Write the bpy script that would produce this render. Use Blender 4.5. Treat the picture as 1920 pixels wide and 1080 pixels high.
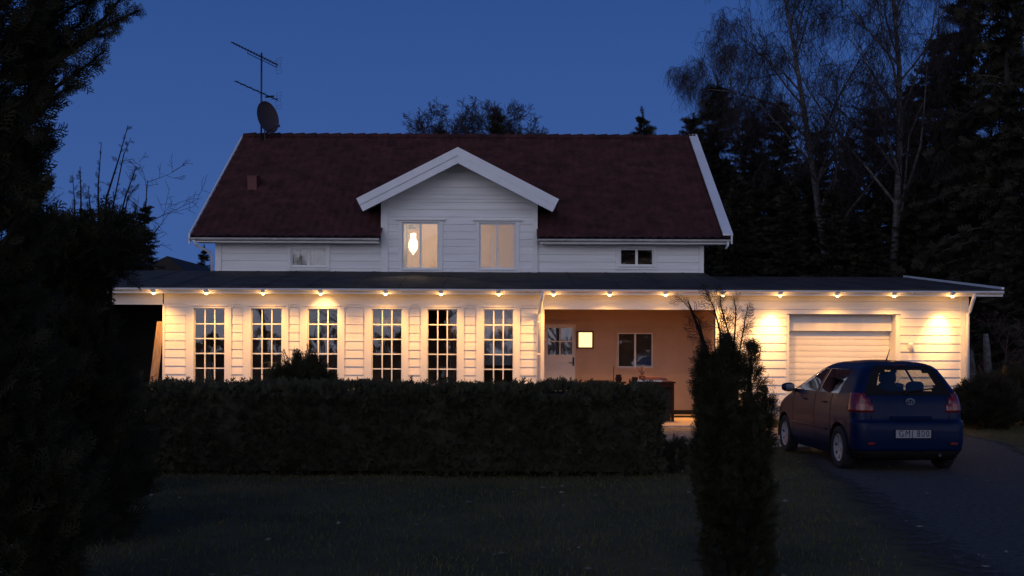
import bpy, bmesh, math, random
import numpy as np
from mathutils import Vector, Matrix
R = math.radians
PI = math.pi
for o in list(bpy.data.objects): bpy.data.objects.remove(o)
sc = bpy.context.scene
COL = sc.collection
F = 2000.0; CX = 960.0; HY = 654.0; EYE = 1.64; ROLL = 0.0040

# ------------------------------------------------------------------ camera
cam = bpy.data.cameras.new('camera'); cam.sensor_width = 36; cam.lens = 36 * F / 1920
cam.shift_y = (HY - 540) / 1920; cam.clip_end = 1000; cam.clip_start = 0.05
co = bpy.data.objects.new('camera', cam); COL.objects.link(co)
co.location = (0, 0, EYE); co.rotation_euler = (PI / 2, -ROLL, 0); sc.camera = co

# ------------------------------------------------------------------ sky: deep blue dusk ahead, brighter afterglow behind the camera
w = bpy.data.worlds.new("World"); sc.world = w; w.use_nodes = True
nt = w.node_tree; N = nt.nodes; L = nt.links; bg = N['Background']
sky = N.new('ShaderNodeTexSky'); sky.sky_type = 'NISHITA'; sky.sun_disc = False
sky.sun_elevation = R(-2.5); sky.sun_rotation = R(180); sky.ozone_density = 2.5
tc = N.new('ShaderNodeTexCoord'); sx = N.new('ShaderNodeSeparateXYZ'); L.new(tc.outputs['Generated'], sx.inputs[0])
rp = N.new('ShaderNodeValToRGB'); L.new(sx.outputs['Z'], rp.inputs[0])
e = rp.color_ramp.elements
e[0].position = 0.0; e[0].color = (0.056, 0.116, 0.335, 1)
e[1].position = 0.33; e[1].color = (0.018, 0.066, 0.240, 1)
m_ = e.new(0.12); m_.color = (0.038, 0.101, 0.315, 1)
m2 = e.new(1.0); m2.color = (0.012, 0.035, 0.13, 1)
ad = N.new('ShaderNodeMixRGB'); ad.blend_type = 'ADD'; ad.inputs[0].default_value = 0.15
L.new(rp.outputs[0], ad.inputs[1]); L.new(sky.outputs[0], ad.inputs[2])
gy_ = N.new('ShaderNodeMapRange'); gy_.interpolation_type = 'SMOOTHSTEP'; gy_.inputs[1].default_value = 0.1; gy_.inputs[2].default_value = -0.95
L.new(sx.outputs['Y'], gy_.inputs[0]); gz_ = N.new('ShaderNodeMapRange'); gz_.interpolation_type = 'SMOOTHSTEP'; gz_.inputs[1].default_value = 0.55; gz_.inputs[2].default_value = 0.0
L.new(sx.outputs['Z'], gz_.inputs[0]); gm_ = N.new('ShaderNodeMath'); gm_.operation = 'MULTIPLY'; L.new(gy_.outputs[0], gm_.inputs[0]); L.new(gz_.outputs[0], gm_.inputs[1])
ag = N.new('ShaderNodeMixRGB'); ag.blend_type = 'ADD'; ag.inputs[2].default_value = (0.86, 0.81, 0.86, 1); L.new(gm_.outputs[0], ag.inputs[0]); L.new(ad.outputs[0], ag.inputs[1])
L.new(ag.outputs[0], bg.inputs[0]); bg.inputs[1].default_value = 1.0

# ------------------------------------------------------------------ sun just gone: a very soft low afterglow from behind the camera
sl = bpy.data.lights.new('sun', 'SUN'); sl.energy = 0.30; sl.angle = R(50); sl.color = (0.97, 0.93, 1.0)
so = bpy.data.objects.new('sun', sl); COL.objects.link(so)
so.rotation_euler = Vector((0.30, 0.92, -0.50)).to_track_quat('-Z', 'Y').to_euler()

sc.view_settings.view_transform = 'Standard'; sc.view_settings.look = 'None'
sc.view_settings.exposure = 0.0; sc.view_settings.gamma = 1.0; sc.view_settings.use_curve_mapping = False
sc.render.engine = 'CYCLES'
try:
    sc.cycles.use_denoising = True; sc.cycles.max_bounces = 6; sc.cycles.transparent_max_bounces = 12
    sc.cycles.diffuse_bounces = 3; sc.cycles.glossy_bounces = 3; sc.cycles.sample_clamp_indirect = 3
except Exception: pass

# ------------------------------------------------------------------ helpers
def at(px, py, Y):
    u = px - CX; v = HY - py
    return Vector(((u - ROLL * v) * Y / F, Y, EYE + (v + ROLL * u) * Y / F))
def X(px, Y, py=HY): return at(px, py, Y).x
def Z(px, py, Y): return at(px, py, Y).z

def tag(o, label=None, cat=None, group=None, kind=None):
    if label: o['label'] = label
    if cat: o['category'] = cat
    if group: o['group'] = group
    if kind: o['kind'] = kind
    return o
def empty(name, loc=(0, 0, 0), rz=0, parent=None):
    o = bpy.data.objects.new(name, None); COL.objects.link(o)
    o.location = loc; o.rotation_euler = (0, 0, rz); o.empty_display_size = 0.1
    if parent: o.parent = parent
    return o
def link(name, me, mat=None, parent=None, smooth=False):
    o = bpy.data.objects.new(name, me); COL.objects.link(o)
    if mat is not None and not me.materials: me.materials.append(mat)
    if parent: o.parent = parent
    if smooth and len(me.polygons): me.polygons.foreach_set('use_smooth', [True] * len(me.polygons))
    return o

class MB:
    def __init__(s): s.v = []; s.f = []
    def add(s, vs, fs):
        b = len(s.v); s.v += [tuple(p) for p in vs]; s.f += [tuple(i + b for i in f) for f in fs]; return s
    def box(s, x0, x1, y0, y1, z0, z1):
        return s.add([(x0, y0, z0), (x1, y0, z0), (x1, y1, z0), (x0, y1, z0), (x0, y0, z1), (x1, y0, z1), (x1, y1, z1), (x0, y1, z1)],
                     [(0, 3, 2, 1), (4, 5, 6, 7), (0, 1, 5, 4), (1, 2, 6, 5), (2, 3, 7, 6), (3, 0, 4, 7)])
    def prism(s, poly, axis, a0, a1):
        # poly: list of 2D points; axis 'y': poly is (x,z); axis 'x': poly is (y,z); axis 'z': poly is (x,y)
        def P(p, a):
            return {'y': (p[0], a, p[1]), 'x': (a, p[0], p[1]), 'z': (p[0], p[1], a)}[axis]
        n = len(poly); vs = [P(p, a0) for p in poly] + [P(p, a1) for p in poly]
        fs = [tuple(range(n)), tuple(range(2 * n - 1, n - 1, -1))] + [(i, i + n, (i + 1) % n + n, (i + 1) % n) for i in range(n)]
        return s.add(vs, fs)
    def tube(s, pts, r, n=8, cap=True):
        pts = [Vector(p) for p in pts]; rs = r if isinstance(r, (list, tuple)) else [r] * len(pts)
        b = len(s.v); up = None
        for i, p in enumerate(pts):
            t = (pts[min(i + 1, len(pts) - 1)] - pts[max(i - 1, 0)]).normalized()
            if up is None: up = t.orthogonal().normalized()
            up = (up - t * up.dot(t))
            up = up.normalized() if up.length > 1e-6 else t.orthogonal().normalized()
            sd = t.cross(up)
            for k in range(n):
                a = 2 * PI * k / n; s.v.append(tuple(p + (up * math.cos(a) + sd * math.sin(a)) * rs[i]))
        for i in range(len(pts) - 1):
            for k in range(n):
                s.f.append((b + i * n + k, b + i * n + (k + 1) % n, b + (i + 1) * n + (k + 1) % n, b + (i + 1) * n + k))
        if cap:
            s.f.append(tuple(b + k for k in range(n - 1, -1, -1))); s.f.append(tuple(b + (len(pts) - 1) * n + k for k in range(n)))
        return s
    def lathe(s, prof, n=24, M=None):
        b = len(s.v); M = M or Matrix()
        for (r, z) in prof:
            for k in range(n):
                a = 2 * PI * k / n; s.v.append(tuple(M @ Vector((r * math.cos(a), r * math.sin(a), z))))
        for i in range(len(prof) - 1):
            for k in range(n):
                s.f.append((b + i * n + k, b + i * n + (k + 1) % n, b + (i + 1) * n + (k + 1) % n, b + (i + 1) * n + k))
        return s
    def build(s, name, mat, parent=None, smooth=False):
        me = bpy.data.meshes.new(name); me.from_pydata(s.v, [], s.f); me.update()
        return link(name, me, mat, parent, smooth)

def build_each(mb, name, mat, parent=None):
    """every separate piece of mb becomes an object of its own"""
    par = list(range(len(mb.v)))
    def fd(a):
        while par[a] != a: par[a] = par[par[a]]; a = par[a]
        return a
    for f in mb.f:
        for i in f[1:]: par[fd(i)] = fd(f[0])
    g = {}
    for f in mb.f: g.setdefault(fd(f[0]), []).append(f)
    out = []
    for fs in g.values():
        ids = sorted(set(i for f in fs for i in f)); mp = {a: k for k, a in enumerate(ids)}
        q = MB(); q.v = [mb.v[i] for i in ids]; q.f = [tuple(mp[i] for i in f) for f in fs]; out.append(q.build(name, mat, parent))
    return out

def npmesh(name, V, Q, mat, parent=None):
    """V (n,3) floats, Q (m,4) ints -> object"""
    me = bpy.data.meshes.new(name); n, m = len(V), len(Q); k = Q.shape[1]
    me.vertices.add(n); me.vertices.foreach_set('co', np.asarray(V, dtype=np.float32).ravel())
    me.loops.add(m * k); me.loops.foreach_set('vertex_index', np.asarray(Q, dtype=np.int32).ravel())
    me.polygons.add(m); me.polygons.foreach_set('loop_start', np.arange(0, m * k, k, dtype=np.int32))
    me.update(calc_edges=True); me.validate()
    return link(name, me, mat, parent)

# ------------------------------------------------------------------ materials
def mat(name, c, rough=0.7, var=0.0, vscale=3.0, bump=0.0, bscale=60.0, metal=0.0, spec=0.5, stretch=(1, 1, 1), c2=None, coat=0.0, obj_space=True):
    m = bpy.data.materials.new(name); m.use_nodes = True
    n = m.node_tree.nodes; l = m.node_tree.links; b = n['Principled BSDF']
    b.inputs['Base Color'].default_value = (*c, 1); b.inputs['Roughness'].default_value = rough
    b.inputs['Metallic'].default_value = metal; b.inputs['Specular IOR Level'].default_value = spec
    if coat: b.inputs['Coat Weight'].default_value = coat; b.inputs['Coat Roughness'].default_value = 0.05
    t = n.new('ShaderNodeTexCoord'); mp = n.new('ShaderNodeMapping'); mp.inputs['Scale'].default_value = stretch
    l.new(t.outputs['Object'], mp.inputs[0])
    if var or c2:
        ns = n.new('ShaderNodeTexNoise'); ns.inputs['Scale'].default_value = vscale; ns.inputs['Detail'].default_value = 6
        ns.inputs['Roughness'].default_value = 0.65; l.new(mp.outputs[0], ns.inputs[0])
        rr = n.new('ShaderNodeValToRGB'); l.new(ns.outputs[0], rr.inputs[0])
        a = tuple(max(0, v * (1 - var)) for v in c); d = c2 if c2 else tuple(min(1, v * (1 + var)) for v in c)
        rr.color_ramp.elements[0].position = 0.36; rr.color_ramp.elements[1].position = 0.64
        rr.color_ramp.elements[0].color = (*a, 1); rr.color_ramp.elements[1].color = (*d, 1)
        l.new(rr.outputs[0], b.inputs['Base Color'])
    if bump:
        nb = n.new('ShaderNodeTexNoise'); nb.inputs['Scale'].default_value = bscale; nb.inputs['Detail'].default_value = 4
        l.new(mp.outputs[0], nb.inputs[0]); bp = n.new('ShaderNodeBump'); bp.inputs['Strength'].default_value = bump
        bp.inputs['Distance'].default_value = 0.02; l.new(nb.outputs[0], bp.inputs['Height']); l.new(bp.outputs[0], b.inputs['Normal'])
    return m
def emit(name, c, s):
    m = bpy.data.materials.new(name); m.use_nodes = True; b = m.node_tree.nodes['Principled BSDF']
    b.inputs['Base Color'].default_value = (*c, 1); b.inputs['Emission Color'].default_value = (*c, 1); b.inputs['Emission Strength'].default_value = s
    return m
def glassmat(name, tint=(0.85, 0.87, 0.88), refl=0.05, rough=0.02):
    m = bpy.data.materials.new(name); m.use_nodes = True; n = m.node_tree.nodes; l = m.node_tree.links
    n.remove(n['Principled BSDF']); out = n['Material Output']
    tr = n.new('ShaderNodeBsdfTransparent'); tr.inputs[0].default_value = (*tint, 1)
    gl = n.new('ShaderNodeBsdfGlossy'); gl.inputs['Roughness'].default_value = rough
    fr = n.new('ShaderNodeFresnel'); fr.inputs[0].default_value = 1.5
    ma = n.new('ShaderNodeMath'); ma.operation = 'MULTIPLY'; ma.inputs[1].default_value = refl / 0.04; ma.use_clamp = True
    l.new(fr.outputs[0], ma.inputs[0]); mx = n.new('ShaderNodeMixShader')
    l.new(ma.outputs[0], mx.inputs[0]); l.new(tr.outputs[0], mx.inputs[1]); l.new(gl.outputs[0], mx.inputs[2])
    l.new(mx.outputs[0], out.inputs[0]); return m

M = {}
M['paint'] = mat('white_wood_paint', (0.80, 0.79, 0.76), 0.6, var=0.09, vscale=1.3, bump=0.08, bscale=30, stretch=(0.25, 1, 4))
M['trim'] = mat('white_trim_paint', (0.78, 0.77, 0.74), 0.5, var=0.06, vscale=2.0, bump=0.05, bscale=40, stretch=(0.4, 1, 2))
M['trimv'] = mat('white_trim_paint_upright', (0.78, 0.77, 0.74), 0.5, var=0.04, vscale=2.0, bump=0.12, bscale=40, stretch=(3, 1, 0.3))
M['metal_white'] = mat('white_sheet_metal', (0.70, 0.71, 0.72), 0.4, var=0.05, vscale=2, spec=0.5)
M['tile'] = mat('red_clay_tile', (0.040, 0.015, 0.015), 0.85, var=0.35, vscale=2.5, bump=0.4, bscale=25, c2=(0.070, 0.024, 0.024), spec=0.25)
M['tile2'] = mat('red_painted_metal', (0.10, 0.018, 0.016), 0.6, var=0.2, vscale=6)
M['felt'] = mat('dark_roofing_felt', (0.045, 0.040, 0.036), 0.8, var=0.35, vscale=1.6, bump=0.5, bscale=90, spec=0.25)
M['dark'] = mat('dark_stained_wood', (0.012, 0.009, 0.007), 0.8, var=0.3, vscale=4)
M['woodc'] = mat('weathered_wood', (0.30, 0.20, 0.12), 0.8, var=0.3, vscale=6, stretch=(6, 6, 0.6), bump=0.3)
M['log'] = mat('split_firewood', (0.30, 0.17, 0.08), 0.85, var=0.4, vscale=9, bump=0.5, bscale=40)
M['conc'] = mat('grey_concrete', (0.28, 0.26, 0.24), 0.9, var=0.2, vscale=4, bump=0.4, bscale=50)
M['plinth'] = mat('painted_plinth', (0.42, 0.38, 0.35), 0.85, var=0.15, vscale=3, bump=0.3, bscale=50)
M['glass'] = glassmat('window_glass', (0.86, 0.88, 0.88), 0.08, 0.0)
M['carglass'] = glassmat('car_glass', (0.66, 0.68, 0.66), 0.05, 0.0)
M['room'] = mat('cream_plaster', (0.55, 0.46, 0.38), 0.9, var=0.06, vscale=1.5)
M['roomdark'] = mat('brown_room_lining', (0.42, 0.28, 0.20), 0.9, var=0.25, vscale=1.2)
M['floor'] = mat('room_floor', (0.22, 0.13, 0.07), 0.6, var=0.2, vscale=3)
M['curtain'] = mat('pale_curtain_cloth', (0.42, 0.42, 0.46), 0.95, var=0.12, vscale=4, stretch=(6, 1, 0.4))
M['cloth'] = mat('white_cloth', (0.7, 0.66, 0.6), 0.95, var=0.05)
M['black'] = mat('black_plastic', (0.012, 0.011, 0.011), 0.75, var=0.2, spec=0.12)
M['mirror'] = mat('dark_mirror', (0.05, 0.055, 0.07), 0.2, metal=1.0)  # base colour darkened to stand in for a reflected dark hedge
M['rubber'] = mat('tyre_rubber', (0.014, 0.014, 0.015), 0.85, bump=0.2)
M['rim'] = mat('silver_wheel_cover', (0.42, 0.42, 0.43), 0.35, var=0.12, vscale=12, metal=0.4)
M['car'] = mat('dark_blue_car_paint', (0.002, 0.009, 0.040), 0.38, var=0.10, vscale=5, metal=0.0, coat=0.06, spec=0.14)
M['lens'] = mat('red_lamp_lens', (0.15, 0.006, 0.010), 0.2, var=0.4, vscale=28, coat=0.25)
M['lensc'] = mat('amber_lamp_lens', (0.22, 0.05, 0.03), 0.2, coat=0.3)
M['plate'] = mat('plate_white', (0.30, 0.30, 0.33), 0.6, var=0.12, vscale=30)
M['chrome'] = mat('chrome', (0.55, 0.56, 0.6), 0.15, metal=1.0)
M['fabric'] = mat('dark_seat_fabric', (0.015, 0.014, 0.016), 0.95, var=0.2)
M['alu'] = mat('dull_aerial_metal', (0.05, 0.05, 0.06), 0.5, metal=0.5, var=0.2)
M['dish'] = mat('dark_brown_dish_paint', (0.045, 0.03, 0.035), 0.7, var=0.1, vscale=3)
M['bark'] = mat('grey_brown_bark', (0.035, 0.027, 0.022), 0.95, var=0.4, vscale=7, bump=0.6, bscale=20)
M['birch'] = mat('birch_bark', (0.05, 0.045, 0.04), 0.85, c2=(0.19, 0.18, 0.17), vscale=3.5, stretch=(0.8, 0.8, 2.2), bump=0.3)
M['stem'] = mat('dark_stem_bark', (0.018, 0.014, 0.010), 1.0, var=0.3, vscale=6, spec=0.05)
M['twig'] = mat('dark_twigs', (0.028, 0.020, 0.020), 0.95, var=0.3, vscale=3)
M['conif'] = mat('dark_spruce_needles', (0.020, 0.019, 0.013), 0.9, c2=(0.040, 0.036, 0.022), vscale=1.4, spec=0.15)
M['thuja'] = mat('cypress_foliage', (0.019, 0.019, 0.010), 0.85, c2=(0.042, 0.040, 0.018), vscale=2.6, spec=0.2)
M['hedge'] = mat('hedge_leaves', (0.036, 0.036, 0.018), 0.85, c2=(0.060, 0.056, 0.028), vscale=3.0, spec=0.25)
M['grass'] = mat('lawn_grass', (0.07, 0.072, 0.030), 0.9, c2=(0.12, 0.11, 0.045), vscale=0.9, spec=0.1)
M['soil'] = mat('lawn_ground', (0.055, 0.055, 0.028), 0.95, c2=(0.11, 0.088, 0.045), vscale=0.7, bump=0.7, bscale=30, spec=0.1)
M['gravel'] = mat('grey_blue_gravel', (0.042, 0.042, 0.040), 0.95, c2=(0.085, 0.083, 0.080), vscale=16, bump=0.9, bscale=55, spec=0.2)
M['terra'] = mat('porch_paving', (0.30, 0.20, 0.14), 0.85, var=0.3, vscale=8, bump=0.4)

rnd = random.Random(7)

# ================================================================== GROUND
def grid_sheet(name, poly_fn, x0, x1, y0, y1, nx, ny, zf, m, kind='structure'):
    V = []; Q = []
    for j in range(ny + 1):
        for i in range(nx + 1):
            x = x0 + (x1 - x0) * i / nx; y = y0 + (y1 - y0) * j / ny
            if poly_fn: x, y = poly_fn(i / nx, j / ny)
            V.append((x, y, zf(x, y)))
    for j in range(ny):
        for i in range(nx):
            a = j * (nx + 1) + i; Q.append((a, a + 1, a + nx + 2, a + nx + 1))
    o = npmesh(name, np.array(V), np.array(Q), m); o['kind'] = kind; return o
def bumps(x, y, a=0.02):
    if y > 24 or y < 2 or x > 2.2: return 0.0
    return a * min(1, (2.2 - x) / 1.5) * (math.sin(x * 1.7 + y * .6) * math.sin(y * 1.3 - x * .4)) * min(1, (24 - y) / 3)
g = grid_sheet('ground', None, -300, 300, -200, 400, 2, 2, lambda x, y: -0.06, M['soil'])
lawn = grid_sheet('lawn', None, -18, 18, 1, 25.6, 120, 100, lambda x, y: bumps(x, y) - 0.012, M['soil'])
def drv(u, v):
    y = 3 + v * 21.9
    xl = np.interp(y, [3, 7.7, 10.5, 14, 18, 25], [1.9, 2.75, 3.35, 3.9, 4.7, 5.9]) + 0.08 * math.sin(y * 1.1)
    xr = np.interp(y, [3, 10, 14, 16, 25], [14, 12, 8.6, 8.3, 9.9]) + 0.1 * math.sin(y * 1.7 + 1)
    return xl + (xr - xl) * u, y
dw = grid_sheet('driveway', drv, 0, 1, 0, 1, 24, 70, lambda x, y: bumps(x, y) + 0.004, M['gravel'])
at_ = dw.data.attributes.new('edge', 'FLOAT', 'POINT'); at_.data.foreach_set('value', [min(i % 25, 24 - i % 25) / 24 * 5.2 for i in range(25 * 71)])
gn = M['gravel'].node_tree; an = gn.nodes.new('ShaderNodeAttribute'); an.attribute_name = 'edge'; nn_ = gn.nodes.new('ShaderNodeTexNoise'); nn_.inputs['Scale'].default_value = 7; nn_.inputs['Detail'].default_value = 8; nn_.inputs['Roughness'].default_value = .7
t2 = gn.nodes.new('ShaderNodeTexCoord'); gn.links.new(t2.outputs['Object'], nn_.inputs[0]); sb = gn.nodes.new('ShaderNodeMath'); sb.operation = 'ADD'; gn.links.new(an.outputs['Fac'], sb.inputs[0]); gn.links.new(nn_.outputs[0], sb.inputs[1])
mr = gn.nodes.new('ShaderNodeMapRange'); mr.inputs[1].default_value = .62; mr.inputs[2].default_value = .95; gn.links.new(sb.outputs[0], mr.inputs[0]); tp = gn.nodes.new('ShaderNodeBsdfTransparent'); mx_ = gn.nodes.new('ShaderNodeMixShader')
gn.links.new(mr.outputs[0], mx_.inputs[0]); gn.links.new(tp.outputs[0], mx_.inputs[1]); gn.links.new(gn.nodes['Principled BSDF'].outputs[0], mx_.inputs[2]); gn.links.new(mx_.outputs[0], gn.nodes['Material Output'].inputs[0])
# strip of yellowish paving/gravel in front of the porch
grid_sheet('path', lambda u, v: (0.9 + 4.9 * u + 0.1 * math.sin(v * 9), 18.0 + 5.3 * v), 0, 1, 0, 1, 12, 12, lambda x, y: bumps(x, y) + 0.002,
           mat('sandy_path', (0.20, 0.15, 0.09), 0.95, c2=(0.50, 0.38, 0.24), vscale=5, bump=0.9, bscale=40))

# grass blades (stuff)
def blades(name, n, xr, yr, h, m, seed, keep=lambda x, y: True):
    rg = np.random.default_rng(seed)
    x = rg.uniform(*xr, n); y = rg.uniform(*yr, n)
    k = np.array([keep(a, b) for a, b in zip(x, y)]); x = x[k]; y = y[k]; n = len(x)
    z = np.array([bumps(a, b) - 0.012 for a, b in zip(x, y)])
    hh = rg.uniform(.4, 1.2, n) * h; a = rg.uniform(0, PI, n); lx = rg.normal(0, .4, n) * hh; ly = rg.normal(0, .4, n) * hh
    wd = rg.uniform(.003, .006, n); dx = np.cos(a) * wd; dy = np.sin(a) * wd
    V = np.empty((n, 3, 3)); V[:, 0] = np.stack([x - dx, y - dy, z], 1); V[:, 1] = np.stack([x + dx, y + dy, z], 1); V[:, 2] = np.stack([x + lx, y + ly, z + hh], 1)
    return npmesh(name, V.reshape(-1, 3), np.arange(3 * n).reshape(-1, 3), m)
def offdrive(x, y):
    xl = np.interp(y, [3, 7.7, 10.5, 14, 18, 25], [1.9, 2.75, 3.35, 3.9, 4.7, 5.9]); xr = np.interp(y, [3, 10, 14, 16, 25], [14, 12, 8.6, 8.3, 9.9])
    return not (xl + rnd.gauss(.0, .12) < x < xr + rnd.gauss(0, .1)) and not (0.9 < x < 5.8 and 18 < y < 23.3)
gr = blades('grass', 150000, (-6.5, 12), (6.8, 24.5), 0.05, M['grass'], 3, offdrive)
tag(gr, kind='stuff', label='short dark lawn grass around the hedge and driveway', cat='grass')

# fallen leaves scattered on the lawn and the drive
rg_ = np.random.default_rng(8); nl = 420; lxx = rg_.uniform(-6, 9, nl); lyy = rg_.uniform(7.5, 22, nl); Vl = []
for x_, y_ in zip(lxx, lyy):
    a_ = rg_.uniform(0, 6.28); z_ = bumps(x_, y_) + rg_.uniform(.012, .04); l_ = rg_.uniform(.018, .045); c_, s_ = math.cos(a_), math.sin(a_); t_ = rg_.uniform(-.012, .02)
    Vl += [(x_ - l_ * c_, y_ - l_ * s_, z_), (x_ - l_ * .5 * s_, y_ + l_ * .5 * c_, z_ + t_), (x_ + l_ * c_, y_ + l_ * s_, z_ + t_ * .5), (x_ + l_ * .5 * s_, y_ - l_ * .5 * c_, z_ - .003)]
fl_ = npmesh('fallen_leaves', np.array(Vl), np.arange(4 * nl).reshape(-1, 4), mat('dry_leaves', (.10, .075, .045), .9, c2=(.28, .24, .18), vscale=2))
tag(fl_, kind='stuff', label='small pale fallen leaves scattered over lawn and drive', cat='leaves')

# ================================================================== HOUSE
YF = 25.0           # extension facade plane
YU = 28.5           # upper wall plane
house = empty('house', (0, 0, 0))
tag(house, 'long white wooden house with red tiled roof, gabled front, porch and garage', 'house')
CR = 0.197
def siding(mb, x0, x1, z0, z1, Y, ph=0.02, lip=.017, gw_=.010):
    k = math.floor((z0 - ph) / CR)
    while ph + k * CR < z1 - 1e-4:
        a = max(z0, ph + k * CR); b = min(z1, ph + (k + 1) * CR); k += 1
        if b - a < 0.01: continue
        g_ = min(gw_, (b - a) * .4)
        dz = rnd.uniform(-.0015, .0015)
        pr = [(Y - .005, b), (Y - lip + dz, a + g_), (Y + .012, a + g_), (Y + .012, a)]
        vs = [(x0, y, z) for y, z in pr] + [(x1, y, z) for y, z in pr]
        vs += [(x0, Y + .012, b), (x1, Y + .012, b)]
        mb.add(vs, [(0, 1, 5, 4), (1, 2, 6, 5), (2, 3, 7, 6), (0, 8, 2, 1), (4, 5, 6, 9)])
def wall(name, x0, x1, z0, z1, Y, ops, m, thick=.16, ph=0.02, lip=.017, gw_=.010, plain=False):
    mb = MB(); xs = sorted(set([x0, x1] + [v for o in ops for v in o[:2] if x0 < v < x1]))
    for a, b in zip(xs, xs[1:]):
        c = (a + b) / 2; cuts = sorted([(o[2], o[3]) for o in ops if o[0] < c < o[1]]); z = z0
        for (u, v) in cuts + [(z1, z1)]:
            if u - z > 0.01:
                if not plain: siding(mb, a, b, z, u, Y, ph, lip, gw_)
                mb.box(a, b, Y + .0125 if not plain else Y, Y + thick, z, u)
            z = max(z, v)
    return mb.build(name, m, house)

H0 = 0.30           # plinth top
HT = 2.93           # wall top beneath the soffit
XL = X(308, YF); XR = X(1813, YF)
wins = [(364, 422), (471, 529), (577, 634), (697, 754), (801, 858), (906, 963)]
WT = 2.565; WB = 0.79
ops = [(X(a, YF), X(b, YF), WB, WT) for a, b in wins]
PX0, PX1 = X(1020, YF), X(1341, YF)
PT = Z(1100, 580, YF); GT = Z(1580, 589.5, YF)
GX0, GX1 = X(1474, YF), X(1688, YF)
ops += [(PX0, PX1, 0, PT), (GX0, GX1, 0, GT)]
wall('front_cladding', XL, XR, H0, HT, YF, ops, M['paint'])
pl = MB(); pl.box(XL, PX0, YF + .02, YF + .3, -.1, H0); pl.box(PX1, GX0, YF + .02, YF + .3, -.1, H0); pl.box(GX1, XR - .06, YF + .02, YF + .3, -.1, H0)
build_each(pl, 'plinth', M['plinth'], house)
# header board and trims of the window front
tr = MB(); hz0 = 2.66
tr.box(XL, PX0 + .0, YF - .035, YF + .012, hz0, HT - .002)                        # plain board over the windows
tr.box(PX0, PX1, YF - .035, YF + .012, PT - .0, HT - .002)
build_each(tr, 'header_board', M['trim'], house)
tb = MB()
tb.box(XL - .03, XL + .02, YF - .04, YF + .15, .0, hz0)
for a, b, ta, tb_ in [(364, 422, 350, 434), (471, 529, 457, 541), (577, 634, 563, 646), (697, 754, 683.5, 766), (801, 858, 789, 870), (906, 963, 893, 975)]:
    tb.box(X(ta, YF), X(a, YF), YF - .045, YF + .012, H0, hz0)
    tb.box(X(b, YF), X(tb_, YF), YF - .045, YF + .012, H0, hz0)
    tb.box(X(a, YF), X(b, YF), YF - .045, YF + .012, WT, hz0)
    tb.box(X(a, YF), X(b, YF), YF - .045, YF + .012, H0, WB)
tb.box(X(1012, YF), PX0, YF - .045, YF + .14, H0, hz0)
tb.box(PX1, PX1 + .09, YF - .045, YF + .14, H0, hz0 - .05)
tb.box(XR - .16, XR + .02, YF - .045, YF + .14, H0 - .02, HT - .002)
build_each(tb, 'casing_board', M['trimv'], house)
# little arched ends and head boards of the narrow cladding panels
br = MB()
for a, b in [(434, 457), (541, 563), (646, 683.5), (766, 789), (870, 893), (975, 1007)]:
    xa, xb = X(a, YF), X(b, YF)
    for s, x in ((1, xa), (-1, xb)):
        br.prism([(x, hz0), (x + s * .09, hz0), (x + s * .055, hz0 - .035), (x + s * .03, hz0 - .09), (x, hz0 - .10)], 'y', YF - .034, YF - .022)
build_each(br, 'bracket', M['trim'], house)
drip = MB()
for a, b in wins: drip.box(X(a, YF) - .06, X(b, YF) + .06, YF - .075, YF - .046, WT + .045, WT + .065)
build_each(drip, 'drip_board', M['trim'], house)

def window(x0, x1, z0, z1, Y, nx, nz, bar=.028, frame=.045, m=None, depth=.03, gl=None):
    m = m or M['trim']; f = MB(); yb = Y + depth
    f.box(x0, x0 + frame, yb, yb + .06, z0, z1); f.box(x1 - frame, x1, yb, yb + .06, z0, z1)
    f.box(x0 + frame, x1 - frame, yb, yb + .06, z0, z0 + frame); f.box(x0 + frame, x1 - frame, yb, yb + .06, z1 - frame, z1)
    ix0, ix1, iz0, iz1 = x0 + frame, x1 - frame, z0 + frame, z1 - frame
    for i in range(1, nx):
        c = ix0 + (ix1 - ix0) * i / nx; f.box(c - bar / 2, c + bar / 2, yb + .006, yb + .05, iz0, iz1)
    for j in range(1, nz):
        c = iz0 + (iz1 - iz0) * j / nz; f.box(ix0, ix1, yb + .009, yb + .047, c - bar / 2, c + bar / 2)
    o = f.build('window', m, house)
    g_ = MB(); g_.box(ix0, ix1, yb + .025, yb + .029, iz0, iz1); g_.build('pane', gl or M['glass'], o)
    return o
for a, b in wins:
    window(X(a, YF), X(b, YF), WB, WT, YF, 3, 5, bar=.027, frame=.020, depth=.01)

# eaves of the low front roof
EX0, EX1 = -10.9, X(1880, 24.5)
EYV = 24.5; EZ = 3.01
SL1 = 0.160; SL2 = 0.113
XS = 5.12
rf = MB()
rf.prism([(EYV - .05, EZ + .0), (EYV - .05, EZ + .035), (YU, EZ + .035 + SL1 * (YU - EYV + .05)), (YU, EZ + SL1 * (YU - EYV + .05))], 'x', EX0, XS)
zr = EZ + SL2 * 6.15
rf.prism([(EYV - .05, EZ + .0), (EYV - .05, EZ + .035), (30.6, zr + .035), (36, EZ - .3), (30.6, zr)], 'x', XS + .002, EX1)
rf.prism([(YU + .001, EZ + SL1 * 4.05), (YU + .001, EZ + SL1 * 4.05 + .035), (36, EZ - .3)], 'x', EX0, -7.95)
low = build_each(rf, 'front_roof', M['felt'], house)[0]
sm = MB()
for i in range(1, 22):
    x = EX0 + i * 1.03
    if abs(x - XS) < .1: x += .2
    sl_ = SL1 if x < XS else SL2; ye = YU if x < XS else 30.5
    sm.prism([(EYV - .05, EZ + .036), (EYV - .05, EZ + .044), (ye, EZ + .044 + sl_ * (ye - EYV + .05)), (ye, EZ + .036 + sl_ * (ye - EYV + .05))], 'x', x - .015, x + .015)
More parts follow.
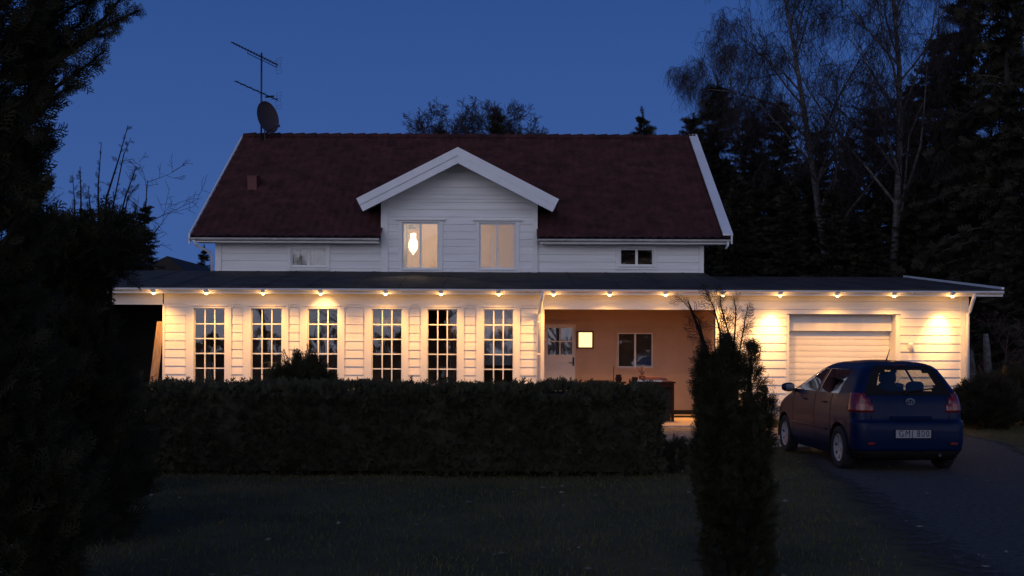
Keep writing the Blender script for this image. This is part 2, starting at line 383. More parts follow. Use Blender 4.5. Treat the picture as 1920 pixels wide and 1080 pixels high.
sm.build('felt_seams', M['felt'], low)
fa = MB(); fa.box(EX0, EX1, EYV, EYV + .03, 2.885, EZ - .002); fa.build('fascia_board', M['trim'], house)
sf = MB()
for i in range(4): sf.box(EX0, EX1 - .02, EYV + .032 + i * .112, EYV + .032 + i * .112 + .106, HT + .0 + .003, HT + .022)
sf.build('soffit', M['trim'], house)
bx = MB(); bx.box(EX0, XS, EYV + .04, YF + .2, HT + .024, EZ - .006); bx.box(XS, EX1 - .02, EYV + .04, YF + .2, HT + .024, EZ - .006); build_each(bx, 'eave_filling', M['dark'], house)
gu = MB()
n = 8; prof = [(EYV - .062 + .06 * math.cos(PI + PI * k / n), EZ - .012 + .055 * math.sin(PI + PI * k / n)) for k in range(n + 1)]
prof += [(y_ + (EYV - .062 - y_) * .12, z_ + .006 if k in (0, n) else z_ + .008) for k, (y_, z_) in reversed(list(enumerate(prof)))]
gu.prism(prof, 'x', EX0, EX1 - .02)
for i in range(26):
    x = EX0 + .3 + i * .86
    gu.tube([(x, EYV - .0, EZ - .015), (x, EYV - .03, EZ - .068), (x, EYV - .09, EZ - .068), (x, EYV - .125, EZ - .01)], .008, 5)
gu.build('gutter', M['metal_white'], house, )
vg = MB()
vg.prism([(EYV - .06, EZ + .036), (EYV - .06, EZ + .085), (30.6, zr + .085), (30.6, zr + .036)], 'x', EX1 - .06, EX1 + .0)
vg.build('verge_flashing', M['metal_white'], house)
tri = MB(); tri.prism([(YF, HT), (YF, EZ - .01), (30.5, zr - .02), (30.5, HT)], 'x', XR - .1, XR - .02); tri.build('side_gable_cladding', M['paint'], house)
def downpipe(pts, r=.042):
    d = MB(); d.tube(pts, r, 12); o = d.build('downpipe', M['metal_white'], house, True); return o
gy = EYV - .06
d1 = downpipe([(X(1017, gy), gy, EZ - .06), (X(1017, gy), gy, 2.86), (X(1015, gy), gy + .06, 2.76), (X(1012, YF), YF - .16, 2.52), (X(1010, YF), YF - .10, 2.42), (X(1010, YF), YF - .10, .1)])
xr_ = X(1827, gy)
d2 = downpipe([(xr_, gy, EZ - .06), (xr_, gy, 2.90), (xr_ - .02, gy + .03, 2.80), (XR + .01, YF - .13, 2.56), (XR - .03, YF - .11, 2.50), (XR - .03, YF - .11, 2.40), (XR - .03, YF - .11, .12)])
for d_, x in ((d1, X(1010, YF)), (d2, XR - .03)):
    for z in (.7, 1.5, 2.25): c = MB(); c.tube([(x, YF - .102, z), (x, YF - .098, z + .03)], .049, 12); c.build('pipe_clip', M['metal_white'], d_)

# rest of the extension box
bx = MB()
bx.box(XR - .12, XR - .015, YF + .16, 30.4, -.1, HT + .02)                           # garage side wall
bx.box(XL, XL + .12, YF + .16, YU, -.1, HT + .1)                                    # left side wall
build_each(bx, 'side_wall', M['paint'], house)
# room behind the six windows
rm = MB()
rm.box(XL + .125, PX0 - .01, YU - .1, YU, .2, 3.2); rm.box(PX0 - .1, PX0 - .001, YF + .17, YU - .1, .2, 2.95)
rm.box(XL + .125, PX0 - .1, YF + .17, YU - .1, 2.95, 3.05)
build_each(rm, 'room_wall', M['roomdark'], house)
rl = MB(); rl.box(XL + .125, PX0 - .1, YF + .17, YU - .1, .15, .28); rl.build('sunroom_floor', M['floor'], house)
def curtain(x0, x1, z0, z1, Y, m, amp=.02, wl=.09, nm='curtain'):
    V = []; n = max(6, int((x1 - x0) / .015))
    for i in range(n + 1):
        x = x0 + (x1 - x0) * i / n; y = Y + amp * math.sin(2 * PI * (x - x0) / wl) + .008 * math.sin(x * 31)
        for dy in (0, .004): V += [(x, y + dy, z0), (x, y + dy, z1)]
    mb = MB(); fs = []
    for i in range(n):
        a = 4 * i; fs += [(a, a + 4, a + 5, a + 1), (a + 2, a + 3, a + 7, a + 6), (a, a + 2, a + 6, a + 4), (a + 1, a + 5, a + 7, a + 3)]
    fs += [(0, 1, 3, 2), (4 * n, 4 * n + 2, 4 * n + 3, 4 * n + 1)]
    mb.add(V, fs); return mb.build(nm, m, house)
# closed pale blind in the sixth window, parted curtains in the others
curtain(X(900, YF), X(968, YF), 1.25, 2.62, YF + .35, M['curtain'], .004, .11)
curtain(X(690, YF), X(758, YF), 2.15, 2.62, YF + .33, M['curtain'], .01, .10)
curtain(X(840, YF), X(864, YF), .9, 2.3, YF + .50, mat('brown_curtain', (.32, .22, .17), .95, var=.3, vscale=9), .02, .07)

# porch: back wall with door, small lit window and dark window
YP = 28.0
dX0, dX1 = X(1020, YP), X(1080, YP); dT = Z(1050, 608, YP)
sX0, sX1, sB, sT = X(1083, YP), X(1110, YP), Z(1096, 651, YP), Z(1096, 623.5, YP)
wX0, wX1, wB, wT = X(1158, YP), X(1224, YP), Z(1190, 689, YP), Z(1190, 624, YP)
M['slab'] = mat('pinkish_paving', (0.50, 0.38, 0.30), 0.85, var=0.12, vscale=5, bump=0.3)
M['porchp'] = mat('porch_wall_paint', (0.54, 0.36, 0.25), 0.7, var=0.06, vscale=2)
wall('porch_back_cladding', PX0 - .3, PX1 + 1.0, .02, 3.25, YP, [(dX0, dX1, .0, dT), (sX0, sX1, sB, sT), (wX0, wX1, wB, wT)], M['porchp'], ph=.05, lip=.010, gw_=.005)
pw = MB(); pw.box(PX1 + .1, PX1 + .22, YF + .16, YP, .0, 2.99); pw.box(PX0 - .0, PX0 + .012, YF + .16, YP, .0, 2.99); build_each(pw, 'porch_side_wall', M['porchp'], house)
pc = MB(); pc.box(PX0, PX1 + .1, YF + .17, YP, 3.02, 3.06); pc.build('porch_ceiling', M['trim'], house)
pf = MB(); pf.box(PX0 - .05, PX1 + .6, 22.5, YP, -.1, .03); pt = pf.build('porch_slab', M['slab'], house)
pe = MB(); pe.box(PX0 + .02, PX1 + .1, 26.45, 26.75, .031, .12); pe.build('porch_step', M['black'], house)  # black colour stands in for the shade on the deck's front edge
# door: solid lower part, glazed upper part
dr = MB(); dm = Z(1050, 665, YP)
dr.box(dX0, dX1, YP + .02, YP + .07, .06, dm); dr.box(dX0, dX0 + .1, YP + .02, YP + .07, dm, dT); dr.box(dX1 - .1, dX1, YP + .02, YP + .07, dm, dT)
dr.box(dX0 + .1, dX1 - .1, YP + .02, YP + .07, dT - .1, dT); zc = (dm + dT - .1) / 2; xc = (dX0 + dX1) / 2
dr.box(xc - .02, xc + .02, YP + .025, YP + .065, dm, dT - .1); dr.box(dX0 + .1, xc - .02, YP + .025, YP + .065, zc - .018, zc + .018); dr.box(xc + .02, dX1 - .1, YP + .025, YP + .065, zc - .018, zc + .018)
dr.box(dX0 + .09, dX1 - .09, YP + .012, YP + .0199, .25, .85)
door = dr.build('door', M['trim'], house)
g_ = MB(); g_.box(dX0 + .1, dX1 - .1, YP + .042, YP + .046, dm, dT - .1); g_.build('pane', M['glass'], door)
curtain(dX0 + .12, dX1 - .1, dm, dT - .08, YP + .12, M['curtain'], .012, .09)
hd = MB(); hx = dX1 - .07; hd.tube([(hx, YP + .02, 1.28), (hx, YP - .03, 1.28), (hx - .12, YP - .03, 1.28)], .011, 8); hd.box(hx - .02, hx + .02, YP + .008, YP + .0195, 1.2, 1.42); hd.build('handle', M['black'], door)
fr = MB()
for (a, b, c, d) in [(dX0, dX1, .04, dT), (wX0, wX1, wB, wT)]:
    fr.box(b, b + .07, YP - .04, YP - .022, c, d + .07); fr.box(a - .001 if a != wX0 else a - .07, b, YP - .04, YP - .022, d, d + .07)
    if a == wX0: fr.box(a - .07, a, YP - .04, YP - .022, c, d); fr.box(a - .07, b + .07, YP - .06, YP - .022, c - .06, c)
build_each(fr, 'porch_casing', M['porchp'], house)
window(wX0, wX1, wB, wT, YP, 2, 1, bar=.05, frame=.03, depth=0)
sw = MB()
for a in (0,):
    sw.box(sX0 - .04, sX0, YP - .05, YP + .05, sB - .04, sT + .04); sw.box(sX1, sX1 + .04, YP - .05, YP + .05, sB - .04, sT + .04)
    sw.box(sX0, sX1, YP - .05, YP + .05, sB - .04, sB); sw.box(sX0, sX1, YP - .05, YP + .05, sT, sT + .04)
swo = sw.build('window', mat('brown_frame', (.16, .07, .03), .6, var=.2), house); swo['label'] = 'small square window lit from inside beside the door'
sp = MB(); sp.box(sX0, sX1, YP + .0, YP + .012, sB, sT); sp.build('pane', emit('lit_frosted_pane', (1.0, .84, .36), 1.5), swo)
pb = MB(); pb.box(PX0 - .3, PX1 + 1, YP + .9, YP + 1.0, .2, 3.2); pb.box(PX0-.3,PX1+1,YP+.17,YP+.9,3.1,3.2); build_each(pb, 'inner_wall', M['roomdark'], house)

# garage door, set back
GD = YF + .44
gfr = MB(); gfr.box(GX0 + .001, GX0 + .075, YF + .02, GD + .1, 0, GT - .001); gfr.box(GX1 - .10, GX1 - .001, YF + .02, GD + .1, 0, GT - .001); gfr.box(GX0 + .075, GX1 - .10, GD - .14, GD + .1, GT - .38, GT - .001)
build_each(gfr, 'garage_door_frame', M['trimv'], house)
gd = MB(); z = .05; top = GT - .382; h_ = .142
while z < top - .02:
    b_ = min(top - .004, z + h_); gd.prism([(GD + .03, z), (GD + .03, b_), (GD + .012, b_ - .012), (GD + .008, z + .06), (GD + .012, z + .006)], 'x', GX0 + .078, GX1 - .103); z += h_
gdo = gd.build('garage_door', M['trim'], house)
gb = MB(); gb.box(GX0 + .07, GX1 - .09, GD + .031, GD + .06, 0, top); gb.build('door_backing', M['trim'], gdo)
gh = MB(); xm = (GX0 + GX1) / 2; gh.box(xm - .09, xm + .09, GD - .03, GD + .007, .62, .65); gh.build('handle', M['black'], gdo)

# ---- upper house
UX0, UX1 = X(405, YU), X(1317, YU)
EYM = 28.0; EZM = 4.53; RY = 33.5; RZ = 8.23; SLM = (RZ - EZM) / (RY - EYM)
GXL, GXR = X(715.5, YU), X(1005.5, YU)
UB = 3.52
uw = [(X(545, YU), X(611, YU), Z(578, 500, YU), Z(578, 466.5, YU)), (X(1161, YU), X(1225, YU), Z(1193, 498.5, YU), Z(1193, 466, YU))]
gw = [(X(753.5, YU), X(822.5, YU), Z(788, 505, YU), Z(788, 417.5, YU)), (X(898, YU), X(966, YU), Z(932, 505, YU), Z(932, 418.5, YU))]
wall('upper_cladding', UX0, GXL, UB, EZM + .02, YU, [uw[0]], M['paint'], lip=.013, gw_=.007)
wall('upper_cladding', GXR, UX1, UB, EZM + .02, YU, [uw[1]], M['paint'], lip=.013, gw_=.007)
APX = (GXL + GXR) / 2; GY = YU - .05; GSL = math.tan(R(26.6))
GEZ = 5.62                                # wall top at the gable corners
# gable front cladding, with sloping top
gm = MB(); ph = .02
apz = GEZ + GSL * (GXR - APX)
wall('gable_cladding', GXL, GXR, UB, GEZ, GY, gw, M['paint'], lip=.013, gw_=.007)
k = 0; z = ph + CR * math.floor((GEZ - ph) / CR)
while z < apz:
    a = max(z, GEZ); b = min(z + CR, apz); z += CR
    if b - a < .005: continue
    wa = max(0.01, (apz - a) / GSL); wb = max(0.0, (apz - b) / GSL)
    gz = min(.007, (b - a) * .4); wg = max(0.0, (apz - a - gz) / GSL)
    vs = [(APX - wb, GY - .005, b), (APX + wb, GY - .005, b), (APX + wg, GY - .013, a + gz), (APX - wg, GY - .013, a + gz), (APX - wg, GY + .012, a + gz), (APX + wg, GY + .012, a + gz), (APX + wa, GY + .012, a), (APX - wa, GY + .012, a)]
    gm.add(vs, [(0, 3, 2, 1), (3, 4, 5, 2), (4, 7, 6, 5)])
gm.prism([(GXL, GEZ - .0), (GXR, GEZ - .0), (APX, apz)], 'y', GY + .0125, GY + .15)
gm.build('gable_cladding', M['paint'], house)
ck = MB()
for x, s in ((GXL, 1), (GXR - .12, 1)):
    ck.box(x, x + .12, GY + .161, 31.4, UB, GEZ)
build_each(ck, 'gable_cheek', M['paint'], house)
ub = MB()   # boards: corners and casings upstairs
ub.box(UX0 - .02, UX0 + .14, YU - .045, YU + .1, UB, EZM); ub.box(UX1 - .10, UX1 + .02, YU - .045, YU + .1, UB, EZM)
ub.box(GXL - .02, GXL + .17, GY - .045, GY + .14, UB, GEZ + .06); ub.box(GXR - .10, GXR + .02, GY - .045, GY + .14, UB, GEZ + .04)
for (a, b, c, d), Y in [(uw[0], YU), (uw[1], YU), (gw[0], GY), (gw[1], GY)]:
    t_ = .10
    ub.box(a - t_, a, Y - .045, Y + .012, c - .16 if Y == GY else c - .1, d + .0); ub.box(b, b + t_, Y - .045, Y + .012, c - .16 if Y == GY else c - .1, d + .0)
    ub.box(a, b, Y - .045, Y + .012, c - .1, c)
    if Y == GY: ub.box(a - t_ - .0, b + t_ + .0, Y - .045, Y + .012, d, d + .05)
    else: ub.box(a - t_, b + t_, Y - .045, Y + .012, d, EZM - .01)
build_each(ub, 'casing_board', M['trimv'], house)
hb = MB()
for a, b, c, d in gw: hb.prism([(a - .16, d + .05), (b + .16, d + .05), (b + .19, d + .085), (a - .19, d + .085)], 'y', GY - .10, GY - .046)
for a, b, c, d in gw: hb.box(a - .03, b + .03, GY - .08, GY - .0465, c - .03, c + .0)
for a, b, c, d in uw: hb.box(a - .03, b + .03, YU - .08, YU - .0465, c - .03, c)
build_each(hb, 'window_head', M['trim'], house)
for a, b, c, d in uw: window(a, b, c, d, YU, 2, 1, bar=.07, frame=.04, depth=.0)
for a, b, c, d in gw: window(a, b, c, d, GY, 2, 1, bar=.055, frame=.045, depth=.0)

# main tiled roof: real pantile waves, cut away where the gable stands
def tile_roof(x0, x1, s0, s1, nm, org, sdir, up, hole=None, wave=.235, course=.36, amp=.028, sub=7):
    """surface point = org + x*X + s*sdir ; bumps along up"""
    xs = np.arange(x0, x1 + 1e-6, wave / sub); ss = []; s = s0; off = []
    while s < s1 - 1e-6:
        e_ = min(s + course, s1); ss += [s, e_ - .002]; off += [0.045, 0.012]; s = e_
    ss = np.array(ss); off = np.array(off)
    ph_ = (xs / wave) % 1.0
    wv = amp * np.where(ph_ < .7, np.sin(ph_ / .7 * PI) * .9, -.35 * np.sin((ph_ - .7) / .3 * PI))
    rg = np.random.default_rng(5); jit = rg.normal(0, .004, (len(ss) // 2 + 1, int((x1 - x0) / wave) + 3))
    V = np.empty((len(ss), len(xs), 3))
    for i in range(len(ss)):
        o_ = off[i] + wv + jit[i // 2, ((xs - x0) / wave).astype(int)]
        V[i] = np.array(org) + np.outer(xs, (1, 0, 0)) + ss[i] * np.array(sdir) + np.outer(o_, up)
    nx = len(xs); I = np.arange(len(ss) * nx).reshape(len(ss), nx)
    Q = np.stack([I[:-1, :-1], I[:-1, 1:], I[1:, 1:], I[1:, :-1]], -1).reshape(-1, 4)
    if hole is not None:
        c = V.reshape(-1, 3)[Q].mean(1); Q = Q[~hole(c)]
    return npmesh(nm, V.reshape(-1, 3), Q, M['tile'], house)
L_ = math.hypot(RY - EYM, RZ - EZM); sd = ((0), (RY - EYM) / L_, (RZ - EZM) / L_); upn = (0, -sd[2], sd[1])
RX0, RX1 = X(356, EYM), X(1369, EYM) + .0
def inhole(c):   # inside the gable's own volume
    return (c[:, 0] > GXL + .02) & (c[:, 0] < GXR - .02) & (c[:, 2] < GEZ + GSL * (GXR - APX - np.abs(c[:, 0] - APX)) - .02)
main = tile_roof(RX0, RX1, 0, L_, 'roof', (0, EYM, EZM), sd, upn, inhole)
main2 = tile_roof(RX0, RX1, 0, L_, 'roof', (0, 2 * RY - EYM, EZM), (0, -sd[1], sd[2]), (0, sd[2], sd[1]))
# boarding under the tiles, around the gable
un = MB()
def slab(x0, x1, ya, yb, t0=-.06, t1=.008):
    f_ = lambda y: EZM + SLM * (y - EYM)
    un.prism([(ya, f_(ya) + t0), (ya, f_(ya) + t1), (yb, f_(yb) + t1), (yb, f_(yb) + t0)], 'x', x0, x1)
slab(RX0, GXL - .0, EYM, RY); slab(GXR + .0, RX1, EYM, RY); slab(GXL, GXR, 31.9, RY)
build_each(un, 'roof_boarding', M['dark'], house)
rdg = MB()
x = RX0
while x < RX1 - .1:
    rdg.tube([(x, RY, RZ + .045), (min(x + .40, RX1), RY, RZ + .065)], [.095, .115], 10); x += .38
rdg.build('ridge_tiles', M['tile'], main)
# gutters and boards along the main eaves
for x0, x1 in ((RX0 + .02, GXL - .03), (GXR + .03, RX1 - .03)):
    q = MB(); q.box(x0 + .05, x1, EYM + .01, EYM + .035, EZM - .12, EZM - .0); q.box(x0 + .1, x1, EYM + .04, YU - .045, EZM - .11, EZM - .09); q.build('eave_board', M['trim'], house)
    q = MB(); ppf = [(EYM - .05 + .055 * math.cos(PI + PI * k / 8), EZM - .02 + .055 * math.sin(PI + PI * k / 8)) for k in range(9)]
    ppf += [(y_ + (EYM - .05 - y_) * .12, z_ + .008) for (y_, z_) in reversed(ppf)]
    q.prism(ppf, 'x', x0 - .03, x1 + .02); q.build('gutter', mat('grey_gutter', (.50, .47, .44), .5, var=.2, vscale=4), house)
q = MB(); q.tube([(RX0 + .10, EYM - .05, EZM - .06), (RX0 + .14, EYM + .05, EZM - .2), (UX0 - .12, YU - .08, EZM - .36), (UX0 - .09, YU - .08, UB + .1)], .035, 10); q.build('downpipe', M['metal_white'], house, True)
q = MB(); q.tube([(RX1 - .08, EYM - .05, EZM - .06), (RX1 - .08, EYM - .05, EZM - .16), (RX1 - .12, EYM + .0, EZM - .24)], .03, 10); q.build('gutter_spout', M['metal_white'], house, True)
# verge boards: broad raised sheet on the right, thin edge on the left
vr = MB(); f_ = lambda y: EZM + SLM * (y - EYM)
for i in range(3):
    ya = EYM - .02 + i * 1.86; yb = min(RY + .02, ya + 1.855)
    vr.prism([(ya, f_(ya) + .12), (ya, f_(ya) + .165), (yb, f_(yb) + .165), (yb, f_(yb) + .12)], 'x', RX1 - .20, RX1 + .06)
vr.prism([(EYM - .02, f_(EYM) - .12), (EYM - .02, f_(EYM) + .12), (RY, RZ + .12), (RY, RZ - .12)], 'x', RX1 + .01, RX1 + .05)
vr.build('verge_board', M['metal_white'], house)
vl = MB(); vl.prism([(EYM - .02, f_(EYM) - .16), (EYM - .02, f_(EYM) + .10), (RY, RZ + .10), (RY, RZ - .16)], 'x', RX0 - .045, RX0 - .005); vl.build('verge_board', M['metal_white'], house)
# gable ends of the main house (seen only from the side)
ge = MB()
for x0, x1 in ((UX0, UX0 + .12), (UX1 - .12, UX1)):
    ge.prism([(YU + .16, UB - .6), (YU + .16, f_(YU) - .08), (RY, RZ - .08), (2 * RY - YU, f_(YU) - .08), (2 * RY - YU, UB - .6)], 'x', x0, x1)
ge.box(UX0 + .12, UX1 - .12, 2 * RY - YU - .15, 2 * RY - YU, 0, EZM)
build_each(ge, 'end_wall', M['paint'], house)
# gable roof with broad white rake boards
GF = 27.72
gz_ap = Z(858, 276.0, GF); gxa = X(858.5, GF, 276)
gl_ = at(667.5, 372, GF); gr_ = at(1047.5, 374, GF)
gsl = ((gz_ap - gl_.z) / (gxa - gl_.x) + (gz_ap - gr_.z) / (gr_.x - gxa)) / 2
hw = (gr_.x - gl_.x) / 2; th = .40
def rake(mb, s, y0, y1, t0, t1, h=hw):
    ca = 1 / math.sqrt(1 + gsl * gsl); sa = gsl * ca
    T0 = (gxa, gz_ap - t0 / ca); T1 = (gxa, gz_ap - t1 / ca)
    B0 = (gxa + s * (h - t0 * sa), gz_ap - gsl * h - t0 * ca); B1 = (gxa + s * (h - t1 * sa), gz_ap - gsl * h - t1 * ca)
    # bottom cut square to the board
    mb.prism([T0, B0, B1, T1], 'y', y0, y1)
rb = MB(); rake(rb, -1, GF - .03, GF, 0, .19); rake(rb, -1, GF, GF + .03, .185, .37)
rake(rb, 1, GF - .028, GF + .002, 0, .19); rake(rb, 1, GF - .026, GF + .03, .192, .37)
build_each(rb, 'rake_board', M['metal_white'], house)
gt = MB(); yback = lambda z: EYM + (z - EZM) / SLM
for s in (-1, 1):
    ca = 1 / math.sqrt(1 + gsl * gsl)
    a0 = (gxa, GF + .03, gz_ap - .02); b0 = (gxa + s * (hw - .02), GF + .03, gz_ap - gsl * (hw - .02) - .02)
    a1 = (gxa, yback(gz_ap), gz_ap - .02); b1 = (gxa + s * (hw - .02), yback(b0[2]), b0[2])
    t_ = .08
    vs = [a0, b0, b1, a1] + [(p[0], p[1], p[2] - t_ / ca) for p in (a0, b0, b1, a1)]
    gt.add(vs, [(0, 1, 2, 3), (7, 6, 5, 4), (0, 4, 5, 1), (1, 5, 6, 2), (2, 6, 7, 3)])
gt.build('gable_roof', M['tile'], house)
gs = MB(); ca = 1 / math.sqrt(1 + gsl * gsl)
for s in (-1, 1):
    for i in range(5):
        d0 = .10 + i * .005
    a = (gxa, gz_ap - .13 / ca); b = (gxa + s * (hw - .06), gz_ap - gsl * (hw - .06) - .13 / ca)
    gs.prism([a, b, (b[0], b[1] - .02), (a[0], a[1] - .02)], 'y', GF + .032, 29.2)
build_each(gs, 'gable_soffit', M['trim'], house)
# small red roof hatch
hp = at(475, 341, 30.6); cz = f_(hp.y) + .05
hm = MB(); hx0, hx1 = X(467, 30.6), X(484, 30.6)
yy = EYM + (Z(475, 357, 30.3) - EZM) / SLM
hm.prism([(yy, f_(yy) - .05), (yy - .02, f_(yy) + .42), (yy + .38, f_(yy) + .50), (yy + .38, f_(yy) + .2)], 'x', hx0, hx1)
hm.build('roof_vent', M['tile2'], main)

# upstairs room behind the gable windows
rmb = MB(); rx0, rx1, ry0, ry1, rz0, rz1 = GXL + .13, GXR - .13, GY + .16, 31.2, 3.62, 5.55
rmb.box(rx0, rx1, ry1, ry1 + .05, rz0, rz1); rmb.box(rx0 - .05, rx0, ry0, ry1, rz0, rz1); rmb.box(rx1, rx1 + .05, ry0, ry1, rz0, rz1); rmb.box(rx0, rx1, ry0, ry1, rz1, rz1 + .05)
rmb.box(rx0, rx1, ry0, ry1, rz0 - .05, rz0)
build_each(rmb, 'attic_room', M['room'], house)
q = MB(); bxx = X(921, 30.6); bxx = X(920, 29.4); q.box(bxx, bxx + .07, 29.4, 29.46, 3.63, Z(921, 436, 29.4)); q.build('door_post', M['cloth'], house)
curtain(X(754, YU) + .02, X(762, YU), gw[0][2], gw[0][3], GY + .22, M['cloth'], .012, .06)
curtain(X(754, YU) + .02, X(786, YU), gw[0][3] - .16, gw[0][3] + .02, GY + .20, M['cloth'], .012, .05)
# dark rooms behind the two small windows
dk = MB()
for a, b, c, d in uw:
    dk.box(a - .2, b + .2, YU + 1.2, YU + 1.25, UB, EZM); dk.box(a - .25, a - .2, YU + .17, YU + 1.2, UB, EZM); dk.box(b + .2, b + .25, YU + .17, YU + 1.2, UB, EZM); dk.box(a - .2, b + .2, YU + .17, YU + 1.2, EZM, EZM + .04); dk.box(a - .2, b + .2, YU + .17, YU + 1.2, UB - .04, UB)
build_each(dk, 'attic_lining', M['roomdark'], house)
curtain((uw[0][0] + uw[0][1]) / 2, uw[0][1], uw[0][2] - .1, uw[0][3] + .05, YU + .30, mat('grey_green_blind', (.20, .24, .24), .95, var=.2), .006, .12)

# carport on the left: dark back, header beam
cp = MB(); cp.box(EX0 + .3, XL - .03, YF - .03, YF + .05, Z(250, 571, YF), HT - .001); cp.build('carport_beam', M['trim'], house)
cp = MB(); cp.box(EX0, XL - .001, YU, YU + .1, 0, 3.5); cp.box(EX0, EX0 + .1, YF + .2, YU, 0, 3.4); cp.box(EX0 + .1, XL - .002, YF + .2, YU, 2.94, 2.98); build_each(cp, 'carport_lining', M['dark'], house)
cp = MB(); cp.box(EX0 + .3, EX0 + .42, YF - .02, YF + .1, 0, 2.6); cp.build('carport_post', M['trimv'], house)

# ---------------------------------------------------------------- lamp in the attic window
lp = at(774, 500, 28.95); LX = X(774, 28.95)
fl = empty('floor_lamp', (LX, 28.95, 3.62)); tag(fl, 'glowing lamp with tulip shade on a thin stem behind the left gable window', 'lamp')
s_ = MB(); s_.lathe([(.10, 0), (.10, .015), (.012, .03), (.010, .55), (.010, .56)], 14); s_.build('stand', M['cloth'], fl, True)
s_ = MB(); s_.lathe([(.015, .56), (.05, .62), (.10, .68), (.125, .75), (.13, .84), (.12, .92), (.085, .98), (.075, 1.04), (.085, 1.09), (.07, 1.14), (.001, 1.15)], 18); s_.build('lamp_shade', emit('lit_lamp_shade', (1.0, .86, .58), 2.0), fl, True)
pl_ = bpy.data.lights.new('bulb_light', 'POINT'); pl_.energy = 92; pl_.color = (1.0, .68, .38); pl_.shadow_soft_size = .1
po = bpy.data.objects.new('bulb_light', pl_); COL.objects.link(po); po.parent = fl; po.location = (0.05, 0.1, 1.45)

# ---------------------------------------------------------------- eave spotlights
lx = [288, 387, 493, 601, 723, 827, 935, 1038, 1143, 1248, 1355, 1463, 1570, 1677, 1786]
where = ['at the left end beside the dark carport opening', 'above the first tall window from the left', 'above the second tall window from the left', 'above the third tall window, brightest of those over the windows',
         'above the fourth tall window from the left', 'above the fifth tall window from the left', 'above the sixth tall window, nearest the porch',
         'just right of the porch downpipe', 'above the middle left of the open porch', 'above the right part of the open porch', 'above the bare twigs of the tall clipped conifer',
         'left of the garage door with a hot pool below', 'above the left half of the garage door', 'above the right end of the garage door', 'at the right end of the garage wall, hot pool below']
LY = EYV - .055; LZ = 2.930
fix0 = MB(); fix0.lathe([(.052, .012), (.055, 0), (.046, -.014), (.040, -.030), (.034, -.040), (0.0, -.040)], 16)
rim_me = None; bul_me = None
for i, (px, wh) in enumerate(zip(lx, where)):
    x = X(px, LY, 552)
    root = empty('eave_spotlight', (x, LY, LZ)); tag(root, 'warm spotlight under the eave ' + wh, 'spotlight', 'spotlights under the front eave')
    if rim_me is None:
        h = fix0.build('housing', M['trim'], root, True); rim_me = h.data
        b = MB(); b.lathe([(.0, -.078), (.018, -.076), (.032, -.064), (.037, -.048), (.033, -.041), (0, -.041)], 14)
        bo = b.build('bulb', emit('warm_bulb', (1.0, .70, .30), 14.0), root, True); bul_me = bo.data
    else:
        link('housing', rim_me, None, root); link('bulb', bul_me, None, root)
    hot = i in (3, 11, 14)
    li = bpy.data.lights.new('spot_light', 'SPOT'); li.color = (1.0, .455, .09); li.spot_size = R(138); li.spot_blend = 1.0
    li.energy = 180 if not hot else 165; li.shadow_soft_size = .035
    lo = bpy.data.objects.new('spot_light', li); COL.objects.link(lo); lo.parent = root; lo.location = (0, 0, -.085)
    pp_ = bpy.data.lights.new('glow_light', 'POINT'); pp_.color = (1.0, .46, .12); pp_.energy = 4.0 if not hot else 6.5; pp_.shadow_soft_size = .03
    gp = bpy.data.objects.new('glow_light', pp_); COL.objects.link(gp); gp.parent = root; gp.location = (0, 0, -.09)
    tilt = rnd.uniform(-.06, .06)
    lo.rotation_euler = Vector((tilt, .07 + rnd.uniform(-.03, .03), -1)).to_track_quat('-Z', 'Y').to_euler()
    if hot:
        l2 = bpy.data.lights.new('beam_light', 'SPOT'); l2.color = (1.0, .50, .16); l2.spot_size = R(50 if i != 3 else 80); l2.spot_blend = .9; l2.energy = 270 if i != 3 else 60; l2.shadow_soft_size = .03
        lo2 = bpy.data.objects.new('beam_light', l2); COL.objects.link(lo2); lo2.parent = root; lo2.location = (0, 0, -.085)
        d = {3: (0, .75, -.55), 11: (-.10, .42, -.62), 14: (-.10, .42, -.62)}[i]
        lo2.rotation_euler = Vector(d).to_track_quat('-Z', 'Y').to_euler()
